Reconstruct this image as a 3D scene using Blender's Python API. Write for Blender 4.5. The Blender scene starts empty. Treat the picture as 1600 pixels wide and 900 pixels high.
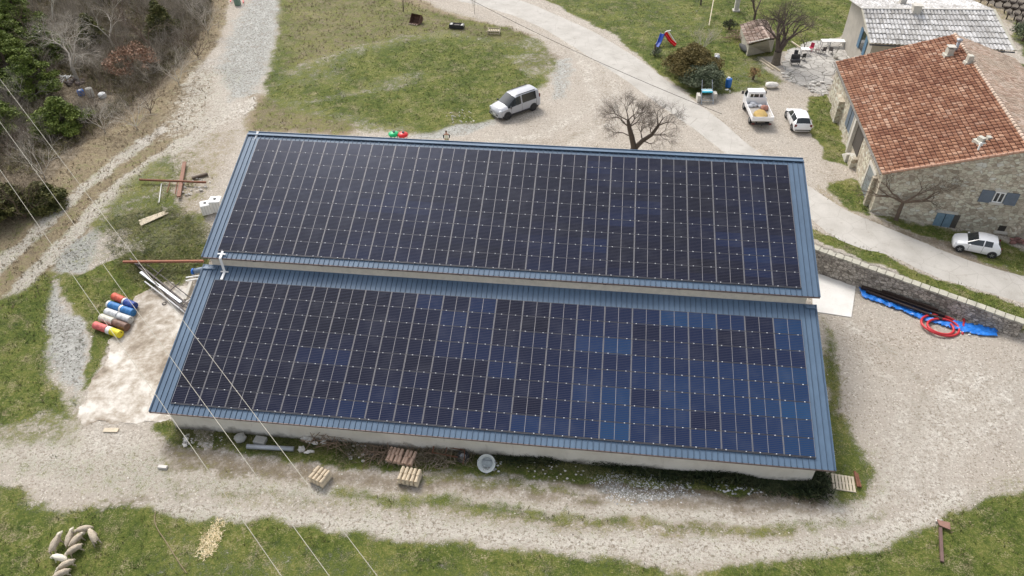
import bpy, bmesh, math, random
import numpy as np
from mathutils import Vector, Matrix, noise as mnoise
rnd = random.Random(7)
PI = math.pi
S = bpy.context.scene
# ------------------------------------------------------------ camera
CW = np.array([[0.9934963, 0.0662208, -0.09262776], [0.11337347, -0.65076085, 0.75077078], [-0.01056188, -0.75638953, -0.65403618]])
CP = np.array([24.45261195, -26.76642978, 36.72497274]); FPX = 1146.0
cam_d = bpy.data.cameras.new('camera'); cam = bpy.data.objects.new('camera', cam_d); S.collection.objects.link(cam)
m = Matrix.Identity(4)
for i in range(3):
    m[i][0] = CW[i, 0]; m[i][1] = -CW[i, 1]; m[i][2] = -CW[i, 2]; m[i][3] = CP[i]
cam.matrix_world = m
cam_d.sensor_width = 36; cam_d.lens = FPX / 1600 * 36; cam_d.clip_end = 3000; cam_d.clip_start = 0.5
S.camera = cam
# ------------------------------------------------------------ sky, sun, exposure (overcast day)
SUN_EL, SUN_AZ = math.radians(50), math.radians(328)      # azimuth measured from +Y clockwise
wd = bpy.data.worlds.new('World'); S.world = wd; wd.use_nodes = True
wt = wd.node_tree; bg = wt.nodes['Background']
sky = wt.nodes.new('ShaderNodeTexSky'); sky.sky_type = 'NISHITA'; sky.sun_disc = False
sky.sun_elevation = SUN_EL; sky.sun_rotation = SUN_AZ; sky.dust_density = 4; sky.air_density = 1.0; sky.ozone_density = 1.0
hs = wt.nodes.new('ShaderNodeHueSaturation'); hs.inputs['Saturation'].default_value = 0.38
wt.links.new(sky.outputs[0], hs.inputs['Color']); wt.links.new(hs.outputs[0], bg.inputs['Color'])
bg.inputs['Strength'].default_value = 0.15
sl = bpy.data.lights.new('sun', 'SUN'); sl.energy = 1.25; sl.angle = math.radians(15); sl.color = (1, .96, .9)
so = bpy.data.objects.new('sun', sl); S.collection.objects.link(so)
sd = Vector((math.sin(SUN_AZ) * math.cos(SUN_EL), math.cos(SUN_AZ) * math.cos(SUN_EL), math.sin(SUN_EL)))
so.rotation_euler = sd.to_track_quat('Z', 'Y').to_euler()
S.view_settings.view_transform = 'Standard'; S.view_settings.look = 'None'; S.view_settings.gamma = 1
S.view_settings.use_curve_mapping = False; S.view_settings.exposure = 0.6
# ------------------------------------------------------------ terrain height, pixel -> ground lookup (used only to read positions off the photo)
def ss(a, b, x):
    t = np.clip((x - a) / (b - a), 0, 1); return t * t * (3 - 2 * t)
WALL_A, WALL_B = (38.75, 22.1), (54.7, 13.2)
_wd = np.array([WALL_B[0] - WALL_A[0], WALL_B[1] - WALL_A[1]]); _wl = np.hypot(*_wd); _wd = _wd / _wl; _wn = np.array([-_wd[1], _wd[0]])
def hz(x, y):
    x = np.asarray(x, float); y = np.asarray(y, float)
    base = 2 * ss(4, 24, y)
    d = (x - WALL_A[0]) * _wn[0] + (y - WALL_A[1]) * _wn[1] - .06
    w = .06 + np.clip(x - WALL_B[0] + .3, 0, 30) * .5
    yard = .7 * ss(43, 55, x) * ss(2, 12, y); upl = 2 - .6 * ss(46.5, 51.5, x) * ss(27.5, 24, y)
    zr = yard + (upl - yard) * ss(-w, w, d)
    zr = np.where(x < 38.75, 2 * ss(19.3, 19.5, y), zr)
    z = base + (zr - base) * ss(12, 30, x)
    far = np.clip(np.hypot(x - 20, y - 20) - 80, 0, 1000)
    z = z + .02 * np.sin(x * .9 + 1.3 * np.sin(y * .7)) + .02 * np.sin(y * 1.1 + x * .4) + .03 * far * ss(0, 1, (y - 40) / 60)
    return z
def ray(x, y): return CW @ np.array([(x - 800) / FPX, (y - 450) / FPX, 1.])
def onz(x, y, z):
    d = ray(x, y); return CP + (z - CP[2]) / d[2] * d
def G(x, y):                                             # ground point seen at that pixel of the photo
    z = 1.
    for _ in range(12):
        p = onz(x, y, z); z = .5 * z + .5 * float(hz(p[0], p[1]))
    p = onz(x, y, z); return Vector((p[0], p[1], float(hz(p[0], p[1]))))
def GV(x, y, dz=0):
    p = G(x, y); p.z += dz; return p
# ------------------------------------------------------------ node helpers
class NT:
    def __init__(s, name):
        s.m = bpy.data.materials.new(name); s.m.use_nodes = True; s.t = s.m.node_tree; s.b = s.t.nodes['Principled BSDF']
        s.geo = None
    def n(s, ty, **kw):
        nd = s.t.nodes.new('ShaderNode' + ty)
        for k, v in kw.items(): setattr(nd, k, v)
        return nd
    def put(s, sock, v):
        if isinstance(v, bpy.types.NodeSocket): s.t.links.new(v, sock)
        elif v is not None:
            if sock.type == 'RGBA' and len(v) == 3: v = (*v, 1)
            sock.default_value = v
    def pos(s):
        return s.n('NewGeometry').outputs['Position']
    def obj(s): return s.n('TexCoord').outputs['Object']
    def uv(s): return s.n('TexCoord').outputs['UV']
    def island(s): return s.n('NewGeometry').outputs['Random Per Island']
    def st(s, n, g=2.4):
        return s.math('MULTIPLY_ADD', n, g, .5 - g * .5, clamp=True)
    def noise(s, scale, detail=3, vec=None, rough=.55, dist=0):
        nd = s.n('TexNoise'); s.put(nd.inputs['Vector'], vec or s.pos()); nd.inputs['Scale'].default_value = scale
        nd.inputs['Detail'].default_value = detail; nd.inputs['Roughness'].default_value = rough; nd.inputs['Distortion'].default_value = dist
        return nd.outputs['Fac']
    def vor(s, scale, vec=None, feat='F1', out='Distance', rand=1):
        nd = s.n('TexVoronoi', feature=feat); s.put(nd.inputs['Vector'], vec or s.pos()); nd.inputs['Scale'].default_value = scale
        nd.inputs['Randomness'].default_value = rand
        return nd.outputs[out]
    def ramp(s, fac, stops, interp='LINEAR'):
        nd = s.n('ValToRGB'); s.put(nd.inputs[0], fac); r = nd.color_ramp; r.interpolation = interp
        while len(r.elements) > 1: r.elements.remove(r.elements[0])
        for i, (p, c) in enumerate(stops):
            e = r.elements[0] if i == 0 else r.elements.new(p)
            e.position = p; c = (c, c, c) if isinstance(c, (int, float)) else c; e.color = (*c[:3], 1)
        return nd.outputs[0]
    def mix(s, fac, a, b, mode='MIX'):
        nd = s.n('Mix', data_type='RGBA', blend_type=mode); s.put(nd.inputs[0], fac); s.put(nd.inputs[6], a); s.put(nd.inputs[7], b)
        return nd.outputs[2]
    def math(s, op, a, b=None, c=None, clamp=False):
        nd = s.n('Math', operation=op, use_clamp=clamp)
        s.put(nd.inputs[0], a); s.put(nd.inputs[1], b); s.put(nd.inputs[2], c)
        return nd.outputs[0]
    def vmath(s, op, a, b=None):
        nd = s.n('VectorMath', operation=op); s.put(nd.inputs[0], a); s.put(nd.inputs[1], b); return nd.outputs[0]
    def scalev(s, v, sc):
        nd = s.n('Mapping'); s.put(nd.inputs[0], v); nd.inputs['Scale'].default_value = sc; return nd.outputs[0]
    def bump(s, h, strength=.5, dist=.02):
        nd = s.n('Bump'); s.put(nd.inputs['Height'], h); nd.inputs['Strength'].default_value = strength; nd.inputs['Distance'].default_value = dist
        s.t.links.new(nd.outputs[0], s.b.inputs['Normal'])
    def done(s, col, rough=.8, metal=0, spec=None):
        s.put(s.b.inputs['Base Color'], col); s.put(s.b.inputs['Roughness'], rough); s.put(s.b.inputs['Metallic'], metal)
        if spec is not None: s.b.inputs['Specular IOR Level'].default_value = spec
        return s.m
MC = {}
def M(name, col=None, rough=.75, metal=0, var=.25, sc=3, bump=.15, fine=20, island=False, spec=None):
    """worn surface: base colour broken up by two scales of noise"""
    if name in MC: return MC[name]
    t = NT(name); o = t.obj()
    a = t.noise(sc, 4, o); b = t.noise(fine, 3, o)
    f = t.math('ADD', t.math('MULTIPLY', a, .6), t.math('MULTIPLY', b, .4))
    if island: f = t.math('ADD', t.math('MULTIPLY', f, .5), t.math('MULTIPLY', t.island(), .5))
    dk = tuple(c * (1 - var) for c in col); lt = tuple(min(1, c * (1 + var)) for c in col)
    c = t.ramp(f, [(.28, dk), (.5, col), (.72, lt)])
    if bump: t.bump(b, bump, .02)
    MC[name] = t.done(c, t.math('ADD', t.math('MULTIPLY', a, .2), rough - .1), metal, spec); return MC[name]
# ------------------------------------------------------------ mesh helpers
col = S.collection
class MB:
    def __init__(s): s.v = []; s.f = []; s.m = []; s.sm = []; s.uv = None
    def add(s, vs, fs, mi=0, smooth=False):
        o = len(s.v); s.v += [tuple(v) for v in vs]; s.f += [tuple(i + o for i in f) for f in fs]; s.m += [mi] * len(fs); s.sm += [smooth] * len(fs); return s
    def box(s, c, d, rz=0, mi=0, M=None):
        x, y, z = d[0] / 2, d[1] / 2, d[2] / 2
        vs = [Vector((a * x, b * y, e * z)) for e in (-1, 1) for b in (-1, 1) for a in (-1, 1)]
        if M is not None: vs = [M @ v for v in vs]
        R = Matrix.Rotation(rz, 3, 'Z'); vs = [R @ v + Vector(c) for v in vs]
        return s.add(vs, [(0, 2, 3, 1), (4, 5, 7, 6), (0, 1, 5, 4), (2, 6, 7, 3), (0, 4, 6, 2), (1, 3, 7, 5)], mi)
    def bar(s, a, b, w, h=None, mi=0, up=(0, 0, 1)):          # rectangular bar from a to b
        h = h or w; a = Vector(a); b = Vector(b); d = (b - a); L = d.length; d.normalize(); u = Vector(up)
        if abs(d.dot(u)) > .99: u = Vector((1, 0, 0))
        r = d.cross(u).normalized(); u = r.cross(d)
        vs = [p + r * (i * w / 2) + u * (j * h / 2) for p in (a, b) for i, j in ((-1, -1), (1, -1), (1, 1), (-1, 1))]
        return s.add(vs, [(3, 2, 1, 0), (4, 5, 6, 7), (0, 1, 5, 4), (1, 2, 6, 5), (2, 3, 7, 6), (3, 0, 4, 7)], mi)
    def tube(s, pts, r, n=8, mi=0, caps=True, smooth=True):
        pts = [Vector(p) for p in pts]; rs = r if isinstance(r, (list, tuple)) else [r] * len(pts)
        o = len(s.v); u = None
        for i, p in enumerate(pts):
            d = (pts[min(i + 1, len(pts) - 1)] - pts[max(i - 1, 0)]).normalized()
            if u is None:
                u = Vector((0, 0, 1)) if abs(d.z) < .9 else Vector((1, 0, 0))
            u = (u - d * u.dot(d)).normalized(); w = d.cross(u)
            for k in range(n):
                a = 2 * PI * k / n; s.v.append(tuple(p + (u * math.cos(a) + w * math.sin(a)) * rs[i]))
        for i in range(len(pts) - 1):
            for k in range(n):
                k2 = (k + 1) % n; s.f.append((o + i * n + k, o + i * n + k2, o + (i + 1) * n + k2, o + (i + 1) * n + k)); s.m.append(mi); s.sm.append(smooth)
        if caps:
            s.f.append(tuple(o + k for k in range(n))[::-1]); s.f.append(tuple(o + (len(pts) - 1) * n + k for k in range(n))); s.m += [mi] * 2; s.sm += [False] * 2
        return s
    def cyl(s, a, b, r, n=14, mi=0, smooth=True): return s.tube([a, b], r, n, mi, True, smooth)
    def lathe(s, prof, c=(0, 0, 0), n=20, mi=0, Mx=None):
        o = len(s.v)
        for r, z in prof:
            for k in range(n):
                a = 2 * PI * k / n; v = Vector((r * math.cos(a), r * math.sin(a), z))
                if Mx is not None: v = Mx @ v
                s.v.append(tuple(v + Vector(c)))
        for i in range(len(prof) - 1):
            for k in range(n):
                k2 = (k + 1) % n; s.f.append((o + i * n + k, o + i * n + k2, o + (i + 1) * n + k2, o + (i + 1) * n + k)); s.m.append(mi); s.sm.append(True)
        return s
    def prism(s, poly, z0, z1, mi=0):
        n = len(poly); o = [(p[0], p[1], (z0(p) if callable(z0) else z0)) for p in poly] + [(p[0], p[1], (z1(p) if callable(z1) else z1)) for p in poly]
        return s.add(o, [tuple(range(n))[::-1], tuple(range(n, 2 * n))] + [(i, (i + 1) % n, n + (i + 1) % n, n + i) for i in range(n)], mi)
    def blob(s, c, r, n=2, jit=.25, mi=0, smooth=False, seed=None):
        R = random.Random(seed if seed is not None else rnd.random())
        bm = bmesh.new(); bmesh.ops.create_icosphere(bm, subdivisions=n, radius=1)
        rr = r if isinstance(r, (tuple, list)) else (r, r, r); off = Vector((R.random() * 50, R.random() * 50, 0))
        vs = []
        for v in bm.verts:
            k = 1 + jit * 2 * (mnoise.noise(v.co * 1.7 + off)); vs.append(Vector((v.co.x * rr[0], v.co.y * rr[1], v.co.z * rr[2])) * k + Vector(c))
        fs = [tuple(v.index for v in f.verts) for f in bm.faces]; bm.free()
        return s.add(vs, fs, mi, smooth)
    def build(s, name, mats, parent=None, loc=None, rz=0, bevel=0):
        me = bpy.data.meshes.new(name); me.from_pydata(s.v, [], s.f)
        mats = mats if isinstance(mats, (list, tuple)) else [mats]
        for q in mats: me.materials.append(q)
        me.polygons.foreach_set('material_index', s.m); me.polygons.foreach_set('use_smooth', s.sm)
        me.validate(); me.update()
        o = bpy.data.objects.new(name, me); col.objects.link(o)
        if loc is not None: o.location = loc
        o.rotation_euler[2] = rz
        if parent is not None: o.parent = parent
        if bevel:
            b = o.modifiers.new('bevel', 'BEVEL'); b.width = bevel; b.segments = 2; b.limit_method = 'ANGLE'
        return o
def tag(o, label=None, cat=None, group=None, kind=None):
    if label: o['label'] = label
    if cat: o['category'] = cat
    if group: o['group'] = group
    if kind: o['kind'] = kind
    return o
def empty(name, loc, rz=0, label=None, cat=None, group=None):
    o = bpy.data.objects.new(name, None); col.objects.link(o); o.location = loc; o.rotation_euler[2] = rz; o.empty_display_size = .3
    return tag(o, label, cat, group)
KIDS = {}
def dup(root, loc=None, rz=None, label=None, scale=None, cat=None):
    r = root.copy(); col.objects.link(r)
    if loc is not None: r.location = loc
    if rz is not None: r.rotation_euler[2] = rz
    if label: r['label'] = label
    if scale: r.scale = (scale,) * 3 if isinstance(scale, (int, float)) else scale
    for ch in list(root.children):
        c = ch.copy(); col.objects.link(c); c.parent = r
        for g in list(ch.children):
            d = g.copy(); col.objects.link(d); d.parent = c
    return r
def tris(name, V, F, mat, parent=None, matidx=None, uvs=None):   # big numpy meshes
    me = bpy.data.meshes.new(name); V = np.asarray(V, np.float32); F = np.asarray(F, np.int32); k = F.shape[1]
    me.vertices.add(len(V)); me.vertices.foreach_set('co', V.ravel()); me.loops.add(F.size); me.loops.foreach_set('vertex_index', F.ravel())
    me.polygons.add(len(F)); me.polygons.foreach_set('loop_start', np.arange(0, F.size, k, dtype=np.int32)); me.polygons.foreach_set('loop_total', np.full(len(F), k, np.int32))
    for q in (mat if isinstance(mat, (list, tuple)) else [mat]): me.materials.append(q)
    if matidx is not None: me.polygons.foreach_set('material_index', np.asarray(matidx, np.int32))
    if uvs is not None:
        l = me.uv_layers.new(name='UVMap'); l.data.foreach_set('uv', np.asarray(uvs, np.float32)[F.ravel()].ravel())
    me.update(calc_edges=True)
    o = bpy.data.objects.new(name, me); col.objects.link(o)
    if parent is not None: o.parent = parent
    return o
# ============================================================ GROUND
RS = np.random.RandomState(5)
def polyw(pts): return np.array([G(*p)[:2] for p in pts])
def sdist(X, Y, P):                                      # signed distance to polygon, positive inside
    n = len(P); dmin = np.full(X.shape, 1e9); inside = np.zeros(X.shape, bool)
    for i in range(n):
        ax, ay = P[i]; bx, by = P[(i + 1) % n]; ex, ey = bx - ax, by - ay
        t = np.clip(((X - ax) * ex + (Y - ay) * ey) / (ex * ex + ey * ey + 1e-9), 0, 1)
        dmin = np.minimum(dmin, np.hypot(X - ax - t * ex, Y - ay - t * ey))
        c = ((ay > Y) != (by > Y)); xi = (bx - ax) * (Y - ay) / ((by - ay) if abs(by - ay) > 1e-9 else 1e-9) + ax
        inside ^= c & (X < xi)
    return np.where(inside, dmin, -dmin)
MASKS = {'green': [([(432, -10), (600, -10), (700, 22), (790, 40), (850, 62), (878, 95), (866, 122), (838, 140), (770, 160), (772, 185), (700, 200), (640, 212), (390, 206), (392, 180), (405, 150), (418, 100), (430, 50)], 1, 1),
    ([(830, -10), (900, 25), (960, 55), (1010, 95), (1060, 135), (1090, 155), (1130, 120), (1165, 95), (1230, 80), (1290, 70), (1335, 40), (1400, -10)], 1, .6),
    ([(-80, 735), (30, 762), (90, 800), (160, 792), (200, 785), (300, 815), (420, 812), (520, 832), (700, 852), (900, 868), (1060, 888), (1200, 884), (1310, 872), (1400, 850), (1480, 812), (1560, 770), (1680, 740), (1700, 960), (-80, 960)], 1, .5),
    ([(-60, 490), (30, 455), (82, 425), (76, 520), (85, 600), (120, 660), (60, 650), (-60, 685)], .92, .8), ([(150, 330), (215, 262), (265, 235), (300, 262), (270, 300), (200, 350), (165, 352)], .62, 1.2), ([(-60, 390), (60, 330), (160, 250), (150, 240), (60, 310), (-60, 360)], .35, 1),
    ([(85, 430), (140, 425), (190, 400), (230, 395), (330, 375), (322, 412), (285, 440), (225, 458), (190, 505), (160, 560), (135, 610), (130, 580), (150, 540), (110, 470)], 1.1, .5),
    ([(140, 345), (180, 315), (215, 275), (260, 262), (290, 330), (330, 330), (325, 400), (230, 410), (190, 360), (150, 370)], .65, .8),
    ([(230, 672), (262, 655), (1290, 742), (1290, 775), (1200, 770), (1050, 760), (940, 752), (860, 750), (760, 740), (660, 735), (560, 732), (450, 720), (360, 702), (270, 700)], 1.0, .4),
    ([(1285, 480), (1320, 590), (1310, 640), (1345, 690), (1375, 745), (1350, 785), (1300, 790), (1290, 700)], .75, .6),
    ([(1262, 350), (1330, 378), (1400, 408), (1500, 448), (1620, 490), (1620, 520), (1500, 472), (1400, 436), (1262, 385)], 1.0, .3),
    ([(1262, 150), (1292, 150), (1326, 240), (1330, 262), (1292, 250), (1270, 205)], 1.25, .4),
    ([(1290, 285), (1335, 278), (1362, 335), (1330, 330)], 1.1, .5),
    ([(1362, 334), (1400, 338), (1500, 362), (1560, 372), (1620, 400), (1620, 440), (1540, 410), (1480, 378), (1440, 366)], .9, .4),
    ([(520, 778), (620, 790), (700, 798), (850, 812), (985, 830), (985, 812), (860, 796), (700, 778), (620, 770), (520, 762)], .8, .8), ([(1000, 825), (1140, 838), (1250, 838), (1250, 822), (1100, 820), (1000, 812)], .75, .7), ([(640, 735), (900, 762), (940, 780), (800, 768), (640, 752)], .7, .7), ([(330, 755), (480, 770), (540, 790), (480, 790), (330, 778)], .55, .5), ([(1150, 815), (1400, 800), (1380, 815), (1200, 836)], .55, .5),
    ([(1555, 85), (1620, 110), (1620, 200), (1580, 120)], 1, .5), ([(1585, 0), (1660, 20), (1660, 130), (1600, 90), (1580, 60)], .7, .5),
    ([(-60, 380), (200, 225), (335, 195), (345, 300), (200, 410), (80, 440), (-60, 580)], .36, 1.5), ([(-60, 700), (250, 690), (600, 765), (1300, 812), (1300, 870), (800, 850), (400, 815), (150, 790), (-60, 760)], .40, 1.5), ([(-60, 765), (200, 775), (420, 800), (800, 838), (1200, 862), (1420, 822), (1540, 750), (1600, 720), (1600, 800), (1400, 900), (200, 860)], .45, 1.2), ([(1290, 640), (1420, 700), (1420, 800), (1300, 850), (1290, 780)], .35, 2), ([(300, 100), (440, 100), (400, 200), (250, 230)], .32, 2), ([(850, 130), (890, 60), (930, 100), (900, 170)], .3, 1.5), ([(-60, 600), (140, 610), (140, 700), (-60, 720)], .5, 1.5),
    ([(1110, 60), (1170, 60), (1200, 110), (1230, 130), (1130, 150), (1090, 150)], .7, .6),
    ([(0, 560), (80, 590), (120, 660), (90, 690), (0, 690)], .3, 1)],
 'dry': [([(-200, -80), (362, -80), (350, 40), (330, 80), (280, 140), (220, 200), (150, 240), (90, 310), (30, 370), (-200, 480)], 1.2, 1),
    ([(430, -10), (640, -10), (700, 18), (840, 55), (800, 70), (700, 50), (620, 60), (560, 72), (430, 115)], .8, 1), ([(385, 140), (470, 170), (560, 190), (560, 212), (380, 208)], .8, 1),
    ([(-60, 380), (60, 300), (150, 225), (250, 150), (330, 100), (335, 140), (320, 190), (230, 275), (130, 380), (60, 470), (-60, 560)], .85, 1), ([(220, 230), (330, 200), (385, 200), (340, 290), (250, 290)], .45, 1),
    ([(-60, 610), (100, 640), (120, 700), (-60, 700)], .4, 1), ([(-60, 730), (400, 810), (800, 850), (1200, 870), (1600, 780), (1620, 900), (1200, 900), (700, 900), (300, 860), (-60, 800)], .3, .8),
    ([(830, -10), (1100, -10), (1110, 60), (1040, 90), (960, 50)], .3, 1), ([(190, 260), (330, 250), (330, 330), (250, 400), (180, 380)], .5, 1),
    ([(250, 700), (1300, 790), (1300, 830), (700, 790), (250, 740)], .35, 1), ([(520, 762), (700, 778), (985, 812), (1250, 822), (1250, 840), (985, 832), (700, 800), (520, 780)], .75, .8), ([(1290, 500), (1350, 700), (1400, 790), (1330, 800), (1290, 600)], .4, 1),
    ([(1270, 280), (1350, 330), (1600, 400), (1600, 420), (1440, 370), (1340, 345), (1270, 320)], .5, .5)],
 'grey': [([(365, 30), (400, -20), (445, -20), (438, 60), (425, 110), (395, 150), (360, 160), (335, 110)], .72, 1.6), ([(88, 400), (120, 372), (165, 350), (150, 390), (135, 425), (90, 428)], .85, .8),
    ([(70, 450), (85, 440), (100, 480), (125, 500), (140, 545), (125, 590), (120, 640), (100, 600), (75, 560)], .88, .8), ([(700, 170), (760, 160), (780, 190), (720, 215), (640, 216)], .7, .6),
    ([(925, 745), (1000, 740), (1075, 745), (1080, 772), (1000, 784), (950, 775)], 1.4, .25), ([(1090, 752), (1180, 760), (1200, 778), (1110, 776)], .8, .4),
    ([(740, 715), (790, 715), (790, 745), (740, 745)], 1.0, .3), ([(600, 125), (670, 114), (650, 130), (600, 145), (560, 150)], .45, .9),
    ([(860, 92), (900, 90), (890, 150), (860, 160)], .6, .6)],
 'ngreen': [([(430, -10), (640, -10), (700, 18), (840, 50), (890, 85), (880, 125), (840, 115), (800, 78), (700, 60), (620, 72), (560, 88), (500, 112), (425, 135)], .50, 3.5), ([(385, 140), (470, 165), (560, 182), (640, 198), (640, 216), (380, 212)], .55, 2.5), ([(425, 60), (560, 75), (560, 130), (400, 150)], .35, 3),
    ([(395, 168), (560, 138), (640, 110), (672, 112), (640, 140), (560, 152), (480, 166), (400, 186)], .42, 1.0), ([(830, -10), (1110, -10), (1110, 40), (1040, 80), (980, 60)], .25, 1), ([(780, 85), (850, 80), (880, 110), (830, 125)], .5, .8), ([(-60, 735), (120, 790), (130, 830), (-60, 790)], .25, 1), ([(260, 830), (500, 850), (1100, 900), (1100, 940), (200, 930)], .3, 1.2)],
 'white': [([(720, 228), (850, 205), (925, 160), (905, 100), (880, 62), (892, 60), (920, 98), (942, 162), (860, 214), (730, 236)], .55, .5), ([(760, 232), (870, 225), (955, 185), (955, 130), (925, 90), (934, 88), (968, 130), (968, 190), (880, 236), (770, 240)], .5, .5), ([(1320, 512), (1405, 560), (1438, 640), (1392, 740), (1404, 744), (1452, 640), (1416, 552), (1330, 502)], .6, .5), ([(1340, 560), (1385, 600), (1395, 650), (1365, 720), (1377, 724), (1410, 650), (1398, 592), (1350, 548)], .5, .5), ([(1450, 530), (1560, 600), (1600, 680), (1610, 660), (1572, 590), (1460, 520)], .5, .6), ([(-60, 450), (60, 350), (160, 262), (260, 190), (262, 200), (165, 275), (70, 365), (-50, 470)], .95, .5), ([(-60, 520), (30, 440), (110, 355), (200, 270), (330, 185), (400, 150), (400, 168), (330, 202), (215, 284), (125, 369), (45, 456), (-50, 540)], 1.1, .45),
    ([(200, 785), (420, 800), (700, 815), (1000, 845), (1250, 850), (1400, 815), (1500, 760), (1510, 778), (1410, 842), (1260, 876), (1000, 870), (700, 842), (420, 824), (250, 812)], 1.1, .4), ([(300, 745), (500, 760), (700, 777), (900, 792), (1150, 803), (1300, 800), (1400, 770), (1400, 790), (1300, 820), (1150, 820), (900, 808), (700, 792), (500, 778), (300, 765)], .85, .35),
    ([(40, 690), (150, 665), (300, 720), (260, 770), (60, 760), (0, 730), (-60, 690)], .7, 1), ([(1420, 800), (1560, 690), (1620, 600), (1500, 560), (1400, 640), (1360, 760)], .5, .8),
    ([(290, 120), (350, 70), (400, 140), (340, 195), (250, 220)], .62, 1.5)],
 'brown': [([(1360, 530), (1430, 600), (1420, 700), (1440, 700), (1460, 600), (1390, 525)], .4, .7), ([(740, 222), (880, 215), (945, 180), (935, 110), (945, 110), (960, 185), (885, 228), (745, 232)], .35, .5), ([(-200, -80), (340, -80), (330, 20), (290, 100), (220, 170), (130, 230), (60, 300), (-200, 420)], 1.0, 1), ([(540, 690), (830, 720), (830, 745), (540, 725)], .8, .5), ([(800, 725), (1290, 760), (1290, 790), (1000, 768), (800, 745)], .9, .4),
    ([(450, 680), (560, 690), (560, 720), (480, 715)], .8, .3), ([(200, 770), (280, 770), (130, 820), (100, 810)], .5, .4), ([(250, 690), (560, 735), (900, 765), (1300, 790), (1300, 800), (1150, 802), (900, 788), (560, 762), (250, 735)], .62, .6),
    ([(1360, 340), (1480, 375), (1600, 425), (1600, 445), (1470, 395), (1340, 345)], .6, .3), ([(850, 70), (880, 90), (850, 110), (800, 105)], .6, .5), ([(1270, 210), (1340, 300), (1290, 300)], .3, .6)]}
def axis(a, b, step, lo, hi, n=16):
    d = np.arange(a, b, step); l = a - np.geomspace(step, a - lo, n)[::-1]; r = d[-1] + np.geomspace(step, hi - b, n); return np.concatenate([l, d, r])
gx = axis(-62, 84, .34, -900, 900); gy = axis(-15, 82, .34, -700, 1400)
GX, GY = np.meshgrid(gx, gy); GZ = hz(GX, GY)
def nz2(X, Y, s, seed):
    r = np.random.RandomState(seed); o = np.zeros(X.shape)
    for k in range(6):
        a = r.rand() * 6.28; f = s * (1 + r.rand() * 1.8); o += np.sin((X * np.cos(a) + Y * np.sin(a)) * f + r.rand() * 6.28 + 1.5 * np.sin((Y * np.cos(a) - X * np.sin(a)) * f * .6))
    return o / 6
WX = GX + .5 * nz2(GX, GY, .8, 1) + .25 * nz2(GX, GY, 2.6, 2); WY = GY + .5 * nz2(GX, GY, .8, 3) + .25 * nz2(GX, GY, 2.6, 4)
MV = {}
for k, L in MASKS.items():
    acc = np.zeros(GX.shape)
    for P, s_, w in L:
        sd_ = sdist(WX, WY, polyw(P)); acc = np.maximum(acc, s_ * ss(-w * 1.3, w * 1.1, sd_))
    MV[k] = acc
MV['green'] = MV['green'] - MV['ngreen'] * .9
farm = ss(62, 72, np.hypot(GX - 24, (GY - 20) * .95)) * ss(-20, -5, GX); MV['green'] = np.maximum(MV['green'], farm * .8 * ss(-.3, .3, nz2(GX, GY, .05, 8))); MV['dry'] = np.maximum(MV['dry'], farm * .7)
ny, nx = GX.shape; idx = np.arange(ny * nx).reshape(ny, nx)
F = np.stack([idx[:-1, :-1], idx[:-1, 1:], idx[1:, 1:], idx[1:, :-1]], -1).reshape(-1, 4)
t = NT('ground'); p = t.pos()
def att(nm, ch):
    a = t.n('Attribute', attribute_name=nm); sp = t.n('SeparateColor'); t.t.links.new(a.outputs['Color'], sp.inputs[0]); return sp.outputs[ch]
def thr(mask, n, soft=.35, A=1.0):
    v = t.math('MULTIPLY_ADD', n, A, t.math('SUBTRACT', mask, .5 + A * .5)); v = t.math('MULTIPLY_ADD', v, 1 / soft, .5); nd = t.n('Clamp'); t.put(nd.inputs[0], v); return nd.outputs[0]
def mx(*pr):
    o = None
    for w_, n_ in pr:
        q_ = t.math('MULTIPLY', n_, w_); o = q_ if o is None else t.math('ADD', o, q_)
    return o
nA = t.st(t.noise(.35, 4, p), 2.2); nB = t.st(t.noise(1.3, 5, p, .62), 2.4); nC = t.st(t.noise(4.2, 4, p, .65), 2.6); nD = t.st(t.noise(13, 3, p, .7), 2.6); nE = t.st(t.noise(34, 2, p, .6), 2.4)
fine = mx((.22, nB), (.30, nC), (.28, nD), (.20, nE)); fine = t.st(fine, 1.7); rag = mx((.45, nB), (.35, nC), (.2, nD))
gfine = mx((.12, nB), (.2, nC), (.3, nD), (.38, nE)); gravel = t.ramp(gfine, [(.1, (.32, .275, .225)), (.35, (.455, .405, .342)), (.55, (.52, .467, .402)), (.75, (.57, .52, .455)), (.95, (.67, .625, .56))])
gravel = t.mix(t.math('MULTIPLY', nA, .7), gravel, t.mix(.5, gravel, (.45, .38, .305)))
spk = t.st(t.noise(5.5, 3, p, .5), 3.2); gravel = t.mix(t.math('MULTIPLY', t.ramp(spk, [(.70, 0), (.92, .75)]), t.ramp(nA, [(.4, .03), (.8, .75)])), gravel, (.20, .165, .115))
sv = t.n('SeparateColor'); t.put(sv.inputs[0], t.vor(13, p, 'F1', 'Color')); gravel = t.mix(t.ramp(sv.outputs[0], [(.90, 0), (.95, .7)]), gravel, (.74, .70, .62)); gravel = t.mix(t.ramp(sv.outputs[1], [(.90, 0), (.95, .6)]), gravel, (.19, .16, .12))
grey = t.ramp(fine, [(.1, (.17, .16, .135)), (.35, (.34, .33, .295)), (.6, (.47, .465, .43)), (.85, (.62, .61, .57))]); grey = t.mix(t.ramp(spk, [(.72, 0), (.9, .8)]), grey, (.10, .10, .075))
white = t.ramp(fine, [(.08, (.20, .165, .12)), (.3, (.42, .37, .30)), (.55, (.60, .555, .485)), (.85, (.76, .72, .65))]); white = t.mix(t.ramp(spk, [(.72, 0), (.92, .7)]), white, (.20, .165, .115))
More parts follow.
